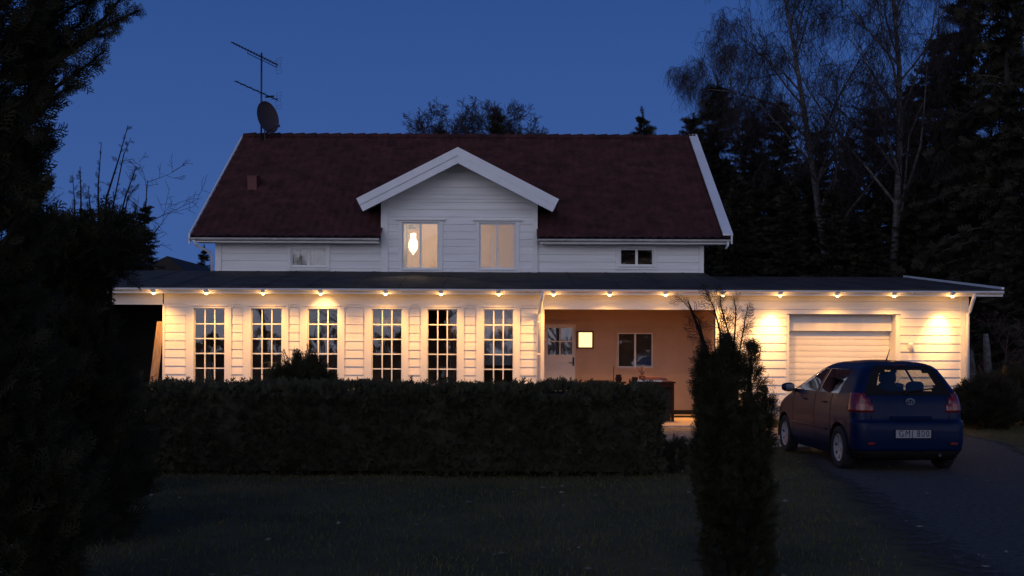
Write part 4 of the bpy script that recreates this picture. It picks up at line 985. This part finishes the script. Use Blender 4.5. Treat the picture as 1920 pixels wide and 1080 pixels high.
    q = MB(); sw_ = Matrix.Translation((-.36, 1.62, .96)) @ Matrix.Rotation(R(-65), 4, 'X'); q.tube([tuple(sw_ @ Vector((.18 * math.cos(a), .18 * math.sin(a), 0))) for a in np.linspace(0, 2 * PI, 24)], .015, 6); q.tube([tuple(sw_ @ Vector((-.18, 0, 0))), tuple(sw_ @ Vector((.18, 0, 0)))], .02, 6); q.build('steering_wheel', M['black'], root)
    q = MB(); q.box(-.10, .10, 1.42, 1.44, 1.31, 1.37); q.build('rear_view_mirror', M['black'], root)
    q = MB(); q.box(-.60, .60, -.42, .12, .93, .95); q.build('parcel_shelf', M['black'], root)
    return root
make_car()

# ================================================================== VEGETATION
def spray(nside, seed, w0=.030, sub=2, ang=40, ratio=.5, droop=0.12):
    """flat fern-like spray in the local xy-plane, stem along +x, length 1"""
    rg = np.random.default_rng(seed); Vs = []; 
    def rib(p, d, l, w, zz=0.0):
        d = np.array(d) / np.linalg.norm(d); nn = np.array([-d[1], d[0], 0]); p = np.array(p); q_ = p + d * l; q_[2] += zz
        Vs.append([p - nn * w, p + nn * w, q_ + nn * w * .35, q_ - nn * w * .35])
    m = 3
    for k in range(m): rib((k / m, 0, -droop * (k / m) ** 2), (1, 0, 0), 1 / m + .02, w0 * (1 - .25 * k), -droop * (((k + 1) / m) ** 2 - (k / m) ** 2))
    for k in range(nside):
        t = .08 + .88 * k / nside; s = 1 if k % 2 else -1; a = math.radians(ang + rg.uniform(-8, 8)); l = ((1 - t) * ratio + .14) * rg.uniform(.8, 1.15)
        d = (math.cos(a), s * math.sin(a), rg.uniform(-.15, .15)); p = (t, 0, -droop * t * t); rib(p, d, l, w0 * .85, -.03)
        for j in range(sub):
            u = .35 + .35 * j; ss = 1 if j % 2 else -1; a2 = a * s + ss * math.radians(32); pp_ = np.array(p) + np.array(d) * l * u
            rib(pp_, (math.cos(a2), math.sin(a2), rg.uniform(-.2, .2)), l * .42, w0 * .75, -.01)
    V = np.array(Vs).reshape(-1, 3); return V
def frames(D, rg, roll=None):
    D = D / np.linalg.norm(D, axis=1, keepdims=True); rnd_ = rg.normal(size=D.shape) if roll is None else roll
    Nn = np.cross(D, rnd_); Nn /= np.linalg.norm(Nn, axis=1, keepdims=True) + 1e-9
    return np.stack([D, np.cross(Nn, D), Nn], 1)     # rows: x,y,z axes
def scatter(T, P, D, S, rg, roll=None):
    Fm = frames(D, rg, roll); V = np.einsum('kv,nvj->nkj', T, Fm) * S[:, None, None] + P[:, None, :]
    return V.reshape(-1, 3)
def quads(V): return np.arange(len(V)).reshape(-1, 4)
TS = [spray(11, 1), spray(9, 2, .034), spray(12, 3, .028)]
TF = [spray(8, 4, .075, 1, 50, .38), spray(7, 5, .085, 1, 55, .34)]            # coarse, for far spruces
def foliage(name, P, D, S, m, parent, seed=0, Ts=TS, roll=None):
    rg = np.random.default_rng(seed); Vs = []; k = len(Ts); ids = rg.integers(0, k, len(P))
    for i in range(k):
        s_ = ids == i
        if s_.any(): Vs.append(scatter(Ts[i], P[s_], D[s_], S[s_], rg, None if roll is None else roll[s_]))
    V = np.concatenate(Vs); return npmesh(name, V, quads(V), m, parent)

def spruce_meshes(seed, H=12.0, Rm=2.2, nb=150, per=10):
    rg = np.random.default_rng(seed); P = []; D = []; S = []; q = MB()
    q.tube([(0, 0, -.2), (.05, 0, H * .3), (0, .03, H * .7), (0, 0, H)], [.20 * H / 12, .15 * H / 12, .07, .015], 7)
    br_ = MB()
    for b in range(nb):
        t = (b + .5) / nb; h = H * min(.985, .05 + .93 * t + rg.normal(0, .012)); a = rg.uniform(0, 6.283); l = Rm * (1 - t) ** .7 * rg.uniform(.4, 1.2) * (1 + .25 * math.sin(a * 2 + t * 9)) + .12
        up_ = .25 + .7 * t + rg.uniform(-.25, .35); d = np.array([math.cos(a), math.sin(a), 0])
        pts = []
        for k in range(per):
            u = (k + .6) / per; p = d * l * u + np.array([0, 0, h + l * (up_ * u * .35 - .45 * u * u * (1 - .6 * t))]); pts.append(tuple(p))
            for s in (-1, 1):
                if rg.random() < .16: continue
                sdv = np.array([-d[1], d[0], 0]) * s; P.append(p); D.append(d * .75 + sdv * rg.uniform(.3, 1.1) + np.array([0, 0, rg.uniform(-.75, .15)])); S.append(rg.uniform(.26, .55) * (1.1 - .45 * t) * (.75 + .5 * (1 - u)))
        P.append(np.array(pts[-1])); D.append(d + np.array([0, 0, .1])); S.append(.4)
        br_.tube([(0, 0, h)] + pts[::3], .018, 3, False)
    for k in range(6): P.append(np.array([0, 0, H - .15 * k])); D.append(np.array([rg.uniform(-.5, .5), rg.uniform(-.5, .5), 1.0])); S.append(.35)
    q.v += []; b0 = len(q.v); q.v += br_.v; q.f += [tuple(i + b0 for i in f) for f in br_.f]
    tm = q.build('trunk', M['bark']); cm = foliage('crown', np.array(P), np.array(D), np.array(S), M['conif'], None, seed, TF)
    t_, c_ = tm.data, cm.data; bpy.data.objects.remove(tm); bpy.data.objects.remove(cm); return t_, c_
SP = [spruce_meshes(11, 12, 2.3, 260, 9), spruce_meshes(12, 12, 1.9, 230, 9), spruce_meshes(13, 12, 2.8, 300, 9)]
def spruce(px, ytop, Y, var, wide, label, name='spruce_tree', group=None, tilt=(0, 0)):
    p = at(px, ytop, Y); s = p.z / 12.0
    r_ = empty(name, (p.x, Y, -.05), rnd.uniform(0, 6)); tag(r_, label, 'tree', group); r_.scale = (s * wide, s * wide, s)
    if tilt != (0, 0): r_.rotation_euler = (tilt[0], tilt[1], r_.rotation_euler[2])
    link('trunk', SP[var][0], None, r_); link('crown', SP[var][1], None, r_); return r_

# bare broadleaf / birch generator
def bare_tree(name, loc, H, seed, label, m_tr=None, m_tw=None, spread=.5, droop=0.0, trunk_r=.16, lean=(0, 0), levels=4, kids=(9, 6, 5, 4), twigw=.010, first=.28, group=None, cat='tree', hang=0, lenf=.42):
    rg = random.Random(seed); q = MB(); seg = []      # seg: twig ribbons
    def branch(p, d, l, r, lev):
        n = 6 if lev == 0 else 4; pts = [p]; rr = [r]; c = p.copy(); dd = d.copy()
        for k in range(n):
            wob = .10 if lev == 0 else .22
            dd = (dd + Vector((rg.gauss(0, wob), rg.gauss(0, wob), rg.gauss(0, wob * .6) + (.05 if lev < 2 else -droop * (.6 + lev * .25)))) * .6).normalized()
            c = c + dd * l / n; pts.append(c.copy()); rr.append(r * (1 - .8 * (k + 1) / n))
        if lev < 2: q.tube(pts, rr, 6 if lev == 0 else 4, False)
        else:
            for a, b, r0 in zip(pts, pts[1:], rr): seg.append((a, b, max(r0, twigw)))
        if lev >= levels:
            if hang:
                for k in range(2):
                    a = pts[rg.randrange(1, len(pts))]; 
                    for s_ in range(hang):
                        b = a + Vector((rg.gauss(0, .12), rg.gauss(0, .12), -rg.uniform(.12, .34))); seg.append((a, b, twigw * .8)); a = b
            return
        kn = kids[lev]
        for k in range(kn):
            t = (first if lev == 0 else .2) + (1 - (first if lev == 0 else .2)) * (k + rg.random()) / kn; f = min(t * n, n - 1e-3); i = int(f); p0 = pts[i].lerp(pts[i + 1], f - i); dl = (pts[i + 1] - pts[i]).normalized()
            a = rg.uniform(0, 2 * PI); o_ = dl.orthogonal().normalized(); o_.rotate(Matrix.Rotation(a, 3, dl))
            an = rg.uniform(.45, .85) * (spread + .5); nd = (dl * math.cos(an) + o_ * math.sin(an)).normalized()
            ll = l * (lenf if lev == 0 else .55) * rg.uniform(.7, 1.2) * (1.15 - .55 * t); branch(p0, nd, ll, max(rr[i] * .5, .006), lev + 1)
    root = empty(name, loc); tag(root, label, cat, group)
    branch(Vector((0, 0, -.1)), Vector((lean[0], lean[1], 1)).normalized(), H, trunk_r, 0)
    q.build('trunk', m_tr or M['bark'], root, True)
    A = np.array([[tuple(a), tuple(b)] for a, b, r in seg]); W_ = np.array([r for a, b, r in seg]); d = A[:, 1] - A[:, 0]
    r0 = np.random.default_rng(seed); v1 = np.cross(d, r0.normal(size=d.shape)); v1 /= np.linalg.norm(v1, axis=1, keepdims=True) + 1e-9; v2 = np.cross(d, v1); v2 /= np.linalg.norm(v2, axis=1, keepdims=True) + 1e-9
    Vq = []
    tri = [(1, 0), (-.5, .87), (-.5, -.87)]
    rings = [[A[:, e_] + (v1 * a + v2 * b) * (W_ * (1 if e_ == 0 else .7))[:, None] for a, b in tri] for e_ in (0, 1)]
    V6 = np.stack(rings[0] + rings[1], 1); n_ = len(A); base = np.arange(n_)[:, None] * 6
    Q = np.concatenate([base + np.array([k, (k + 1) % 3, 3 + (k + 1) % 3, 3 + k]) for k in range(3)], 0)
    npmesh('crown', V6.reshape(-1, 3), Q, m_tw or M['twig'], root); return root

# --- wood behind the garage, right of the house
for args in [
    (1345, 150, 46, 0, 1.0, 'dark bushy conifer just right of the roof verge, tallest beside the ridge'),
    (1300, 210, 48, 1, 1.0, 'narrow dark conifer rising at the right end of the ridge'),
    (1408, 215, 44, 2, .95, 'dark conifer between the roof verge and the pale birch trunk'),
    (1465, 180, 50, 0, .9, 'tall conifer behind the first pale birch trunk'),
    (1530, 235, 43, 1, 1.25, 'dark conifer right of the first birch trunk'),
    (1590, 250, 47, 2, .9, 'broad dark conifer in the gap between the two birch trunks'),
    (1640, 190, 52, 0, .9, 'tall conifer just left of the straight birch trunk'),
    (1712, 150, 48, 1, 1.2, 'dark conifer right of the straight birch trunk'),
    (1760, 60, 44, 2, .8, 'tall dark spruce above the garage roof end'),
    (1815, -60, 40, 0, .95, 'very tall black spruce right of the garage, inner one of the pair'),
    (1890, -200, 34, 2, .8, 'very tall black spruce at the right picture edge'),
    (1860, 240, 36, 1, 1.1, 'lower dark spruce under the tall black spruces at right'),
    (1925, 300, 31, 0, 1.2, 'low dense spruce cut by the right picture edge'),
    (1385, 330, 40, 2, .9, 'low dark conifer next to the lower end of the roof verge'),
    (1480, 340, 39, 0, 1.1, 'low dark conifer over the middle of the garage roof'),
    (1560, 350, 38, 2, .95, 'low broad conifer over the garage roof, left of the straight birch'),
    (1720, 330, 38, 0, 1.1, 'low dark conifer over the right end of the garage roof'),
    (1640, 380, 37, 1, 1.3, 'lowest dark conifer directly behind the garage roof'),
    (1360, 300, 57, 2, 1.5, 'farthest dark conifer behind the lower roof verge'), (1440, 290, 58, 0, 1.5, 'farthest dark conifer left of the leaning birch trunk'), (1510, 300, 57, 2, 1.5, 'farthest dark conifer behind the leaning birch trunk'),
    (1600, 305, 58, 1, 1.7, 'farthest dark conifer between both birch trunks'), (1685, 290, 57, 2, 1.4, 'farthest dark conifer just right of the straight birch trunk'), (1765, 270, 58, 0, 1.5, 'farthest dark conifer above the sloping end of the garage roof'),
    (1975, 130, 38, 2, 1.2, 'tall spruce beyond the right picture edge, nearest the garden'), (2060, 200, 43, 0, 1.3, 'second spruce beyond the right picture edge'), (2150, 160, 41, 2, 1.2, 'farthest right spruce beyond the picture edge')]:
    spruce(args[0], args[1], args[2], args[3], args[4], args[5], group='conifers behind the garage')
bare_tree('birch_tree', (X(1590, 41), 41, 0), 17, 21, 'bare leaning birch with a pale trunk and drooping twigs right of the roof', M['birch'], spread=.55, droop=.20, trunk_r=.20, lean=(-.17, 0), kids=(20, 8, 6, 4), hang=3, first=.32, group='birches behind the garage', lenf=.29, twigw=.006)
bare_tree('birch_tree', (X(1664, 39), 39, 0), 18, 22, 'bare birch with a straight trunk above the garage roof', M['birch'], spread=.5, droop=.17, trunk_r=.19, lean=(.005, 0), kids=(18, 8, 6, 4), hang=3, first=.30, group='birches behind the garage', lenf=.36, twigw=.006)
bare_tree('birch_tree', (X(1650, 43.5), 43.5, 0), 16, 23, 'slender bare birch behind, its limb rising to the upper right corner', M['birch'], spread=.6, droop=.12, trunk_r=.15, lean=(.42, 0), kids=(13, 7, 5, 4), hang=3, first=.35, group='birches behind the garage', lenf=.36, twigw=.006)
bare_tree('birch_tree', (X(1450, 52), 52, 0), 16, 29, 'far bare birch with hazy twigs above the right end of the ridge', M['birch'], spread=.6, droop=.2, trunk_r=.15, lean=(-.02, 0), kids=(16, 8, 6, 4), hang=3, first=.40, group='birches behind the garage', lenf=.24, twigw=.006)
# --- behind the ridge
bare_tree('bare_tree', (X(838, 52), 52, 0), 12.3, 24, 'rounded bare tree top showing over the middle of the ridge', spread=.62, trunk_r=.13, kids=(46, 10, 8, 4), first=.40, lenf=.25, twigw=.008)
bare_tree('bare_tree', (X(955, 50), 50, 0), 12.4, 25, 'low bare tree top right of the dark one over the ridge', spread=.62, trunk_r=.10, kids=(38, 9, 8, 4), first=.42, lenf=.23, twigw=.008)
bare_tree('bare_tree', (X(778, 50), 50, 0), 11.9, 26, 'low bare tree top at the left over the ridge', spread=.62, trunk_r=.10, kids=(38, 9, 8, 4), first=.42, lenf=.23, twigw=.008)
bare_tree('bare_tree', (X(990, 51), 51, 0), 12.0, 35, 'middle bare tree crown over the ridge, above the gable peak', spread=.62, trunk_r=.10, kids=(40, 9, 8, 4), first=.42, lenf=.23, twigw=.008)
spruce(932, 205, 50, 1, .7, 'dark conifer tip among the bare twigs over the ridge')
spruce(1237, 211, 50, 1, .75, 'small conifer tip leaning left over the right part of the ridge', tilt=(0, R(-5)))
# --- left distance
for args in [(120, 395, 36, 0, 1.2, 'dark far conifer at the left behind the foreground cypress'), (165, 385, 38, 2, 1.1, 'broad dark conifer behind the upright shoots'), (215, 398, 37, 0, 1.2, 'dark conifer left of the narrow spruce tip'),
             (272, 378, 40, 1, 1.0, 'narrow dark spruce with a pointed tip left of the neighbouring roof'), (250, 430, 36, 2, 1.2, 'low dark conifer at the foot of the narrow spruce'), (60, 420, 34, 2, 1.2, 'low dark conifer at the left picture edge')]:
    spruce(*args[:5], args[5], group='conifers left of the house')
spruce(383, 462, 62, 1, .8, 'tiny distant spruce between the neighbouring roof and the white wall')
bare_tree('bare_tree', (X(290, 44), 44, 0), 8.9, 27, 'thin bare tree against the sky left of the house', spread=.75, trunk_r=.09, kids=(11, 5, 3), levels=3, first=.35, lenf=.42, twigw=.010, lean=(-.02, 0))
# neighbouring house
nb = empty('neighbour_house', (X(325, 55), 55, 0)); tag(nb, 'dark silhouette of a neighbouring house with a pitched roof at left', 'house')
MB().box(-2.6, 1.1, -2, 4, 0, 4.6).build('wall', mat('dark_house_paint', (.03, .014, .012), .8, var=.2), nb)
MB().prism([(-3.0, 4.5), (-3.0, 4.6), (.45, 6.15), (2.3, 4.6), (2.3, 4.5)], 'y', -2.4, 4.4).build('roof', M['dark'], nb)
MB().box(-.5, .1, -2.03, -2.0, 2.3, 3.3).build('window', M['glass'], nb)

# --- clipped hedge before the sunroom
def hedge():
    x0, x1, y0, y1, zt = -4.80, 1.95, 13.75, 14.95, 1.10
    root = empty('hedge', ((x0 + x1) / 2, (y0 + y1) / 2, 0)); tag(root, 'long clipped box-shaped hedge in front of the tall windows', 'hedge'); ox, oy = root.location.x, root.location.y
    rg = np.random.default_rng(40)
    def surf(n):
        A = [(x1 - x0) * zt, (x1 - x0) * (y1 - y0), (y1 - y0) * zt, (y1 - y0) * zt, (x1 - x0) * zt]; A = np.array(A) / sum(A); P = []; Nn = []
        for k in range(n):
            f = rg.choice(5, p=A); u, v = rg.random(2)
            if f == 0: p = (x0 + (x1 - x0) * u, y0, v * zt); nn = (0, -1, .25)
            elif f == 1: p = (x0 + (x1 - x0) * u, y0 + (y1 - y0) * v, zt); nn = (0, 0, 1)
            elif f == 2: p = (x0, y0 + (y1 - y0) * u, v * zt); nn = (-1, 0, .25)
            elif f == 3: p = (x1, y0 + (y1 - y0) * u, v * zt); nn = (1, 0, .25)
            else: p = (x0 + (x1 - x0) * u, y1, v * zt); nn = (0, 1, .25)
            P.append(p); Nn.append(nn)
        return np.array(P), np.array(Nn, dtype=float)
    P, Nn = surf(15000)
    b_ = .035 * np.sin(P[:, 0] * 2.1) + .03 * np.sin(P[:, 0] * 4.7 + P[:, 2] * 4) + .02 * np.sin(P[:, 0] * 9.3 + 2); P += Nn / np.linalg.norm(Nn, axis=1, keepdims=True) * (b_ * np.where(Nn[:, 2] == 1, .45, 1))[:, None]
    # rounded shoulders
    ex = np.minimum(np.minimum(P[:, 0] - x0, x1 - P[:, 0]), np.minimum(P[:, 1] - y0, y1 - P[:, 1])); P[:, 2] -= np.clip(.10 - ex, 0, .1) ** 2 * 6 * (P[:, 2] > zt - .15)
    P -= Nn * .05 * rg.random(len(P))[:, None]
    D = Nn * .9 + rg.normal(0, .55, P.shape) + np.array([0, 0, .5]); S = rg.uniform(.06, .13, len(P)) * (1 + .25 * (rg.random(len(P)) < .08))
    k_ = 260; T_ = np.stack([rg.uniform(x0, x1, k_), rg.uniform(y0, y1, k_), np.full(k_, zt + .0)], 1)
    P = np.concatenate([P, T_]); D = np.concatenate([D, np.stack([rg.normal(0, .3, k_), rg.normal(0, .3, k_), np.ones(k_)], 1)]); S = np.concatenate([S, rg.uniform(.06, .17, k_)])
    P -= np.array([ox, oy, 0])
    foliage('leaves', P, D, S, M['hedge'], root, 41, [spray(7, 8, .085, 0, 45, .45), spray(6, 9, .10, 0, 50, .5)])
    q = MB(); q.box(x0 + .07 - ox, x1 - .07 - ox, y0 + .07 - oy, y1 - .07 - oy, .05, zt - .045); q.build('light_block_core', mat('dark_core_fill', (.035, .030, .018), 1.0, var=.3, vscale=9), root)  # solid dark box added inside the leaves to block light coming through
    q = MB()
    for k in range(24): x = x0 - ox + .2 + k * .285; q.tube([(x, 0, -.05), (x + .03, .02, .3)], .02, 5)
    q.build('stems', M['bark'], root)
hedge()

def shrub(name, label, base, blobs, n, size, m=None, seed=1, up=.9, limbs=(), cat='shrub', core=True, Ts=TS, limb_T=None, spread=.45, group=None, solid=.55):
    """blobs: (centre, radii, weight). sprays on and inside the ellipsoids, pointing outwards and up."""
    rg = np.random.default_rng(seed); root = empty(name, base); tag(root, label, cat, group); B = np.array(base, dtype=float)
    P = []; D = []; S = []; wsum = sum(b[2] for b in blobs)
    for c, r, wt in blobs:
        k = int(n * wt / wsum); d = rg.normal(size=(k, 3)); d /= np.linalg.norm(d, axis=1, keepdims=True); rad = rg.uniform(.55, 1.0, k) ** .5
        rough = 1 + .12 * np.sin(d[:, 0] * 5 + d[:, 2] * 7 + seed) + rg.normal(0, .06, k)
        p = np.array(c) + d * np.array(r) * (rad * rough)[:, None]; P.append(p); D.append(d * np.array([1, 1, .6]) + np.array([0, 0, up]) + rg.normal(0, spread, (k, 3))); S.append(rg.uniform(.6, 1.3, k) * size)
    q = MB(); zb = base[2]
    for c, r, wt in blobs:
        q.tube([(0, 0, -.05), ((c[0] - B[0]) * .6, (c[1] - B[1]) * .6, (c[2] - zb) * .5), (c[0] - B[0], c[1] - B[1], c[2] - zb + r[2] * .7)], [.05, .035, .01], 6)
    TP = []; TD = []; TSz = []
    for pts, r0, ns, ls in limbs:      # explicit limbs carrying sprays: world points
        pv = [Vector(p) for p in pts]; q.tube([p - Vector(base) for p in pv], [r0 * (1 - .75 * i / (len(pv) - 1)) for i in range(len(pv))], 5)
        for k in range(ns):
            t = (k + rg.random()) / ns; f = min(.1 + .9 * t, .999) * (len(pv) - 1); i = int(f); p = pv[i].lerp(pv[i + 1], f - i); dl = (pv[i + 1] - pv[i]).normalized()
            o_ = rg.normal(size=3); (TP if limb_T else P).append(np.array([tuple(p)])); (TD if limb_T else D).append(np.array([np.array(dl) * 1.0 + o_ * .55])); (TSz if limb_T else S).append(np.array([ls * rg.uniform(.55, 1.25) * (1.15 - .5 * t)]))
    P = np.concatenate(P) - B; D = np.concatenate(D); S = np.concatenate(S)
    keep = P[:, 2] + zb > .01; foliage('foliage', P[keep], D[keep], S[keep], m or M['thuja'], root, seed, Ts)
    q.build('stems', M['stem'], root)
    if limb_T: foliage('bare_twigs', np.concatenate(TP) - B, np.concatenate(TD), np.concatenate(TSz), M['twig'], root, seed + 1, limb_T)
    return root
def px(pts, Y): return [tuple(at(a, b, Y + (c if len(r_) else 0))) if False else tuple(at(a, b, Y)) for a, b, *r_ in pts for c in (0,)]
# tall clipped conifer right of the hedge, close to the camera
TY = 7.3
def el(cx, cy, rx, ry, Y, ryd=None): c = at(cx, cy, Y); s = Y / F; return ((c.x, Y, c.z), (rx * s, (ryd or rx) * s, ry * s))
b1 = el(1342, 850, 32, 165, TY); b2 = el(1402, 875, 28, 120, TY); b3 = el(1385, 1010, 58, 190, TY); b4 = el(1407, 712, 10, 58, TY); b5 = el(1340, 750, 22, 60, TY); b6 = el(1378, 700, 7, 40, TY); b7 = el(1318, 712, 8, 50, TY); b8 = el(1362, 680, 5, 40, TY); b9 = el(1436, 800, 8, 60, TY)
TB = [spray(8, 14, .016, 2, 38, .6), spray(7, 15, .018, 2, 42, .6)]
lim = [(px([(1345, 720), (1322, 650), (1300, 590), (1290, 565)], TY), .018, 14, .12),
       (px([(1352, 700), (1350, 620), (1338, 575), (1325, 550)], TY), .009, 16, .16),
       (px([(1358, 700), (1365, 620), (1352, 575), (1350, 552)], TY), .008, 16, .15),
       (px([(1372, 690), (1378, 620), (1380, 580), (1375, 556)], TY), .008, 16, .15),
       (px([(1380, 700), (1390, 640), (1397, 600), (1402, 575)], TY), .007, 16, .13),
       (px([(1325, 660), (1310, 600), (1290, 575), (1272, 556)], TY), .006, 10, .12),
       (px([(1410, 700), (1408, 660), (1405, 645)], TY), .008, 24, .10),
       (px([(1428, 780), (1430, 735), (1436, 715)], TY), .008, 24, .10),
       (px([(1440, 820), (1446, 775), (1450, 752)], TY), .008, 24, .09)]
TB = [spray(9, 14, .016, 2, 38, .6), spray(8, 15, .018, 2, 42, .6)]
shrub('clipped_conifer', 'tall ragged conifer with bare twig tips standing before the porch corner', (X(1388, TY), TY, 0.0),
      [b1 + (4,), b2 + (2.6,), b3 + (4,), b4 + (.32,), b5 + (1.2,), b6 + (.35,), b7 + (.35,), b8 + (.3,), b9 + (.35,)], 7500, .082, seed=51, limbs=lim, Ts=TS, limb_T=TB)
# dark bush behind the hedge
DYY = 17.0
shrub('juniper_bush', 'dark pointed bush rising behind the hedge before the third tall window', (X(575, DYY), DYY, 0.0), [el(575, 755, 48, 75, DYY) + (3,), el(545, 735, 38, 45, DYY) + (1.5,)], 1300, .20, seed=52,
      limbs=[(px([(560, 720), (572, 690), (578, 668)], DYY), .02, 14, .18), (px([(545, 730), (530, 700), (520, 682)], DYY), .015, 12, .16), (px([(590, 730), (600, 700), (608, 690)], DYY), .015, 12, .14)])
# left foreground cypress
LYY = 6.2
lim = []
for pts, r0, ns, ls in [
    ([(0, 260), (90, 130), (180, 60), (258, 20)], .020, 60, .13), ([(30, 200), (130, 90), (200, 30), (240, -20)], .018, 56, .13), ([(20, 240), (110, 160), (160, 125), (190, 100)], .016, 44, .13),
    ([(0, 300), (70, 215), (110, 175), (135, 160)], .016, 44, .12), ([(-10, 420), (50, 330), (80, 290), (96, 275)], .014, 40, .12), ([(-10, 480), (50, 390), (75, 360), (88, 340)], .014, 40, .11),
    ([(-10, 560), (50, 470), (80, 430), (92, 410)], .014, 36, .11), ([(40, 120), (90, 40), (130, -20)], .018, 50, .14), ([(0, 150), (50, 50), (80, -10)], .018, 50, .14), ([(10, 420), (60, 365), (98, 350)], .010, 30, .09),
    ([(80, 90), (150, 45), (180, -20)], .012, 46, .13), ([(10, 340), (60, 290), (92, 245)], .012, 36, .11), ([(0, 600), (50, 520), (85, 480)], .014, 34, .12), ([(60, 70), (140, 10), (190, -10)], .012, 46, .12), ([(60, 150), (120, 90), (170, 70), (215, 60)], .010, 46, .11)]:
    dz_ = rnd.uniform(-.5, .5); lim.append((px(pts, LYY + dz_), r0, ns, ls))
shrub('cypress_tree', 'large dark cypress close to the camera filling the left picture edge', (-3.25, LYY, 0.0),
      [el(-75, 60, 130, 330, LYY, 200) + (2.8,), el(-80, 420, 120, 260, LYY, 200) + (2.6,), el(-70, 760, 130, 300, LYY, 200) + (3,), el(0, 980, 130, 260, LYY, 160) + (2,)], 9500, .155, seed=53, limbs=lim, cat='tree')
# second shrub with upright shoots
SY = 9.2
lim = []
for pts, r0, ns, ls in [([(190, 470), (200, 370), (222, 300), (240, 235)], .012, 14, .075), ([(185, 440), (184, 350), (190, 268)], .010, 12, .07), ([(150, 440), (152, 370), (150, 312)], .010, 14, .09),
                        ([(215, 450), (235, 370), (256, 312)], .010, 14, .08), ([(225, 440), (240, 370), (258, 346)], .008, 10, .07), ([(140, 420), (140, 380), (136, 328)], .008, 12, .08), ([(205, 420), (232, 290), (246, 258)], .007, 8, .06),
                        ([(260, 470), (250, 420), (253, 388)], .008, 12, .10), ([(235, 470), (215, 400), (212, 360)], .008, 12, .09), ([(180, 450), (168, 380), (166, 350)], .008, 10, .09)]:
    lim.append((px(pts, SY + rnd.uniform(-.3, .3)), r0, ns, ls))
shrub('overgrown_shrub', 'tall dark overgrown shrub with upright shoots right of the foreground cypress', (X(165, SY), SY, 0.0),
      [el(140, 500, 40, 70, SY, 110) + (1.2,), el(95, 620, 80, 130, SY, 130) + (2.6,), el(130, 730, 85, 120, SY, 120) + (2.4,), el(125, 900, 125, 160, SY, 130) + (2.6,), el(215, 465, 22, 55, SY, 60) + (.35,)], 6000, .18, seed=54, limbs=lim)
shrub('low_shrub', 'small spreading shrub at the foot of the dark bushes left of the hedge', (X(245, 12), 12, 0.0), [el(235, 790, 40, 70, 12) + (1,), el(200, 830, 60, 60, 12) + (1,)], 420, .20, seed=55)
shrub('low_shrub', 'low twiggy plant at the right end of the clipped hedge', (X(1262, 14.2), 14.2, 0.0), [el(1262, 860, 28, 26, 14.2) + (1,)], 170, .15, seed=56)
# shrubs right of the garage
shrub('round_bush', 'rounded dark bush at the right corner of the garage', (X(1850, 22.5), 22.5, 0.0), [el(1850, 765, 52, 42, 22.5) + (2,), el(1895, 755, 45, 50, 23.5) + (2,)], 1500, .30, seed=57, m=M['conif'])
M['redtw'] = mat('reddish_brown_twigs', (.07, .035, .03), .9, var=.3)
bare_tree('bare_shrub', (X(1878, 26), 26, 0), 2.3, 31, 'bare reddish shrub behind the rounded bush right of the garage', M['redtw'], M['redtw'], spread=.7, trunk_r=.03, kids=(12, 6, 5), levels=3, first=.08, lenf=.6, twigw=.006, cat='shrub')
for pxx, top, lb in ((1822, 655, 'shorter of the two pale snapped trunks right of the garage wall'), (1847, 626, 'taller of the two pale snapped trunks right of the garage wall')):
    Y_ = 28.0 if pxx < 1830 else 27.5; z_ = Z(pxx, top, Y_)
    r_ = simple('broken_trunk', lb, 'tree trunk', (X(pxx + (6 if pxx > 1830 else 2), Y_), Y_, 0), 0, 'snapped trunks beside the garage')
    MB().tube([(.04, 0, -.1), (.02, .02, z_ * .4), (-.04, 0, z_ * .8), (-.07, 0, z_)], [.12, .10, .09, .06], 9).build('trunk', M['birch'], r_, True)
    q = MB()
    for k in range(4): a = 1.3 * k; q.tube([(-.02, 0, z_ * (.5 + .1 * k)), (.12 * math.cos(a), .12 * math.sin(a), z_ * (.55 + .1 * k))], [.02, .008], 5)
    q.build('branch_stub', M['birch'], r_)
# trees behind the camera, mirrored faintly in the window panes
bt = bare_tree('bare_tree', (-9, -14, 0), 9, 61, 'bare tree across the garden, opposite the house', spread=.6, trunk_r=.16, kids=(10, 6, 5, 3), first=.2, lenf=.4, twigw=.012, group='trees opposite the house')
for i, (x, y) in enumerate([(-3.5, -16), (3, -13), (8.5, -17), (14, -13), (-15, -15)]):
    c = bt.copy(); COL.objects.link(c); c.location = (x, y, 0); c.rotation_euler = (0, 0, i * 1.3); c.scale = (1, 1, .8 + .1 * i)
    for ch_ in bt.children: d = ch_.copy(); COL.objects.link(d); d.parent = c
for i_, o_ in enumerate(o for o in list(bpy.data.objects) if o.get('group') == 'trees opposite the house'): o_['label'] = 'bare tree across the garden, ' + ['before the left shrubs', 'opposite the sunroom windows', 'opposite the porch', 'opposite the garage door', 'beyond the driveway', 'farthest to the left'][i_ % 6]
sb_ = empty('spruce_tree', (8.3, -15, -.05)); tag(sb_, 'unseen dense spruce added across the garden to darken the upper right window', 'tree'); sb_.scale = (1.5, 1.5, 1.35); link('trunk', SP[2][0], None, sb_); link('crown', SP[2][1], None, sb_)  # tree added out of view so the small upper pane reflects dark
hh = shrub('far_hedge', 'wild hedgerow across the garden, opposite the house', (0, -20, 0.0), [((x, -20 + (i % 2), .8), (2.4, 1.0, 1.2 + .3 * (i % 3)), 1) for i, x in enumerate(range(-20, 24, 4))], 3000, .6, seed=58, cat='hedge', Ts=TF)
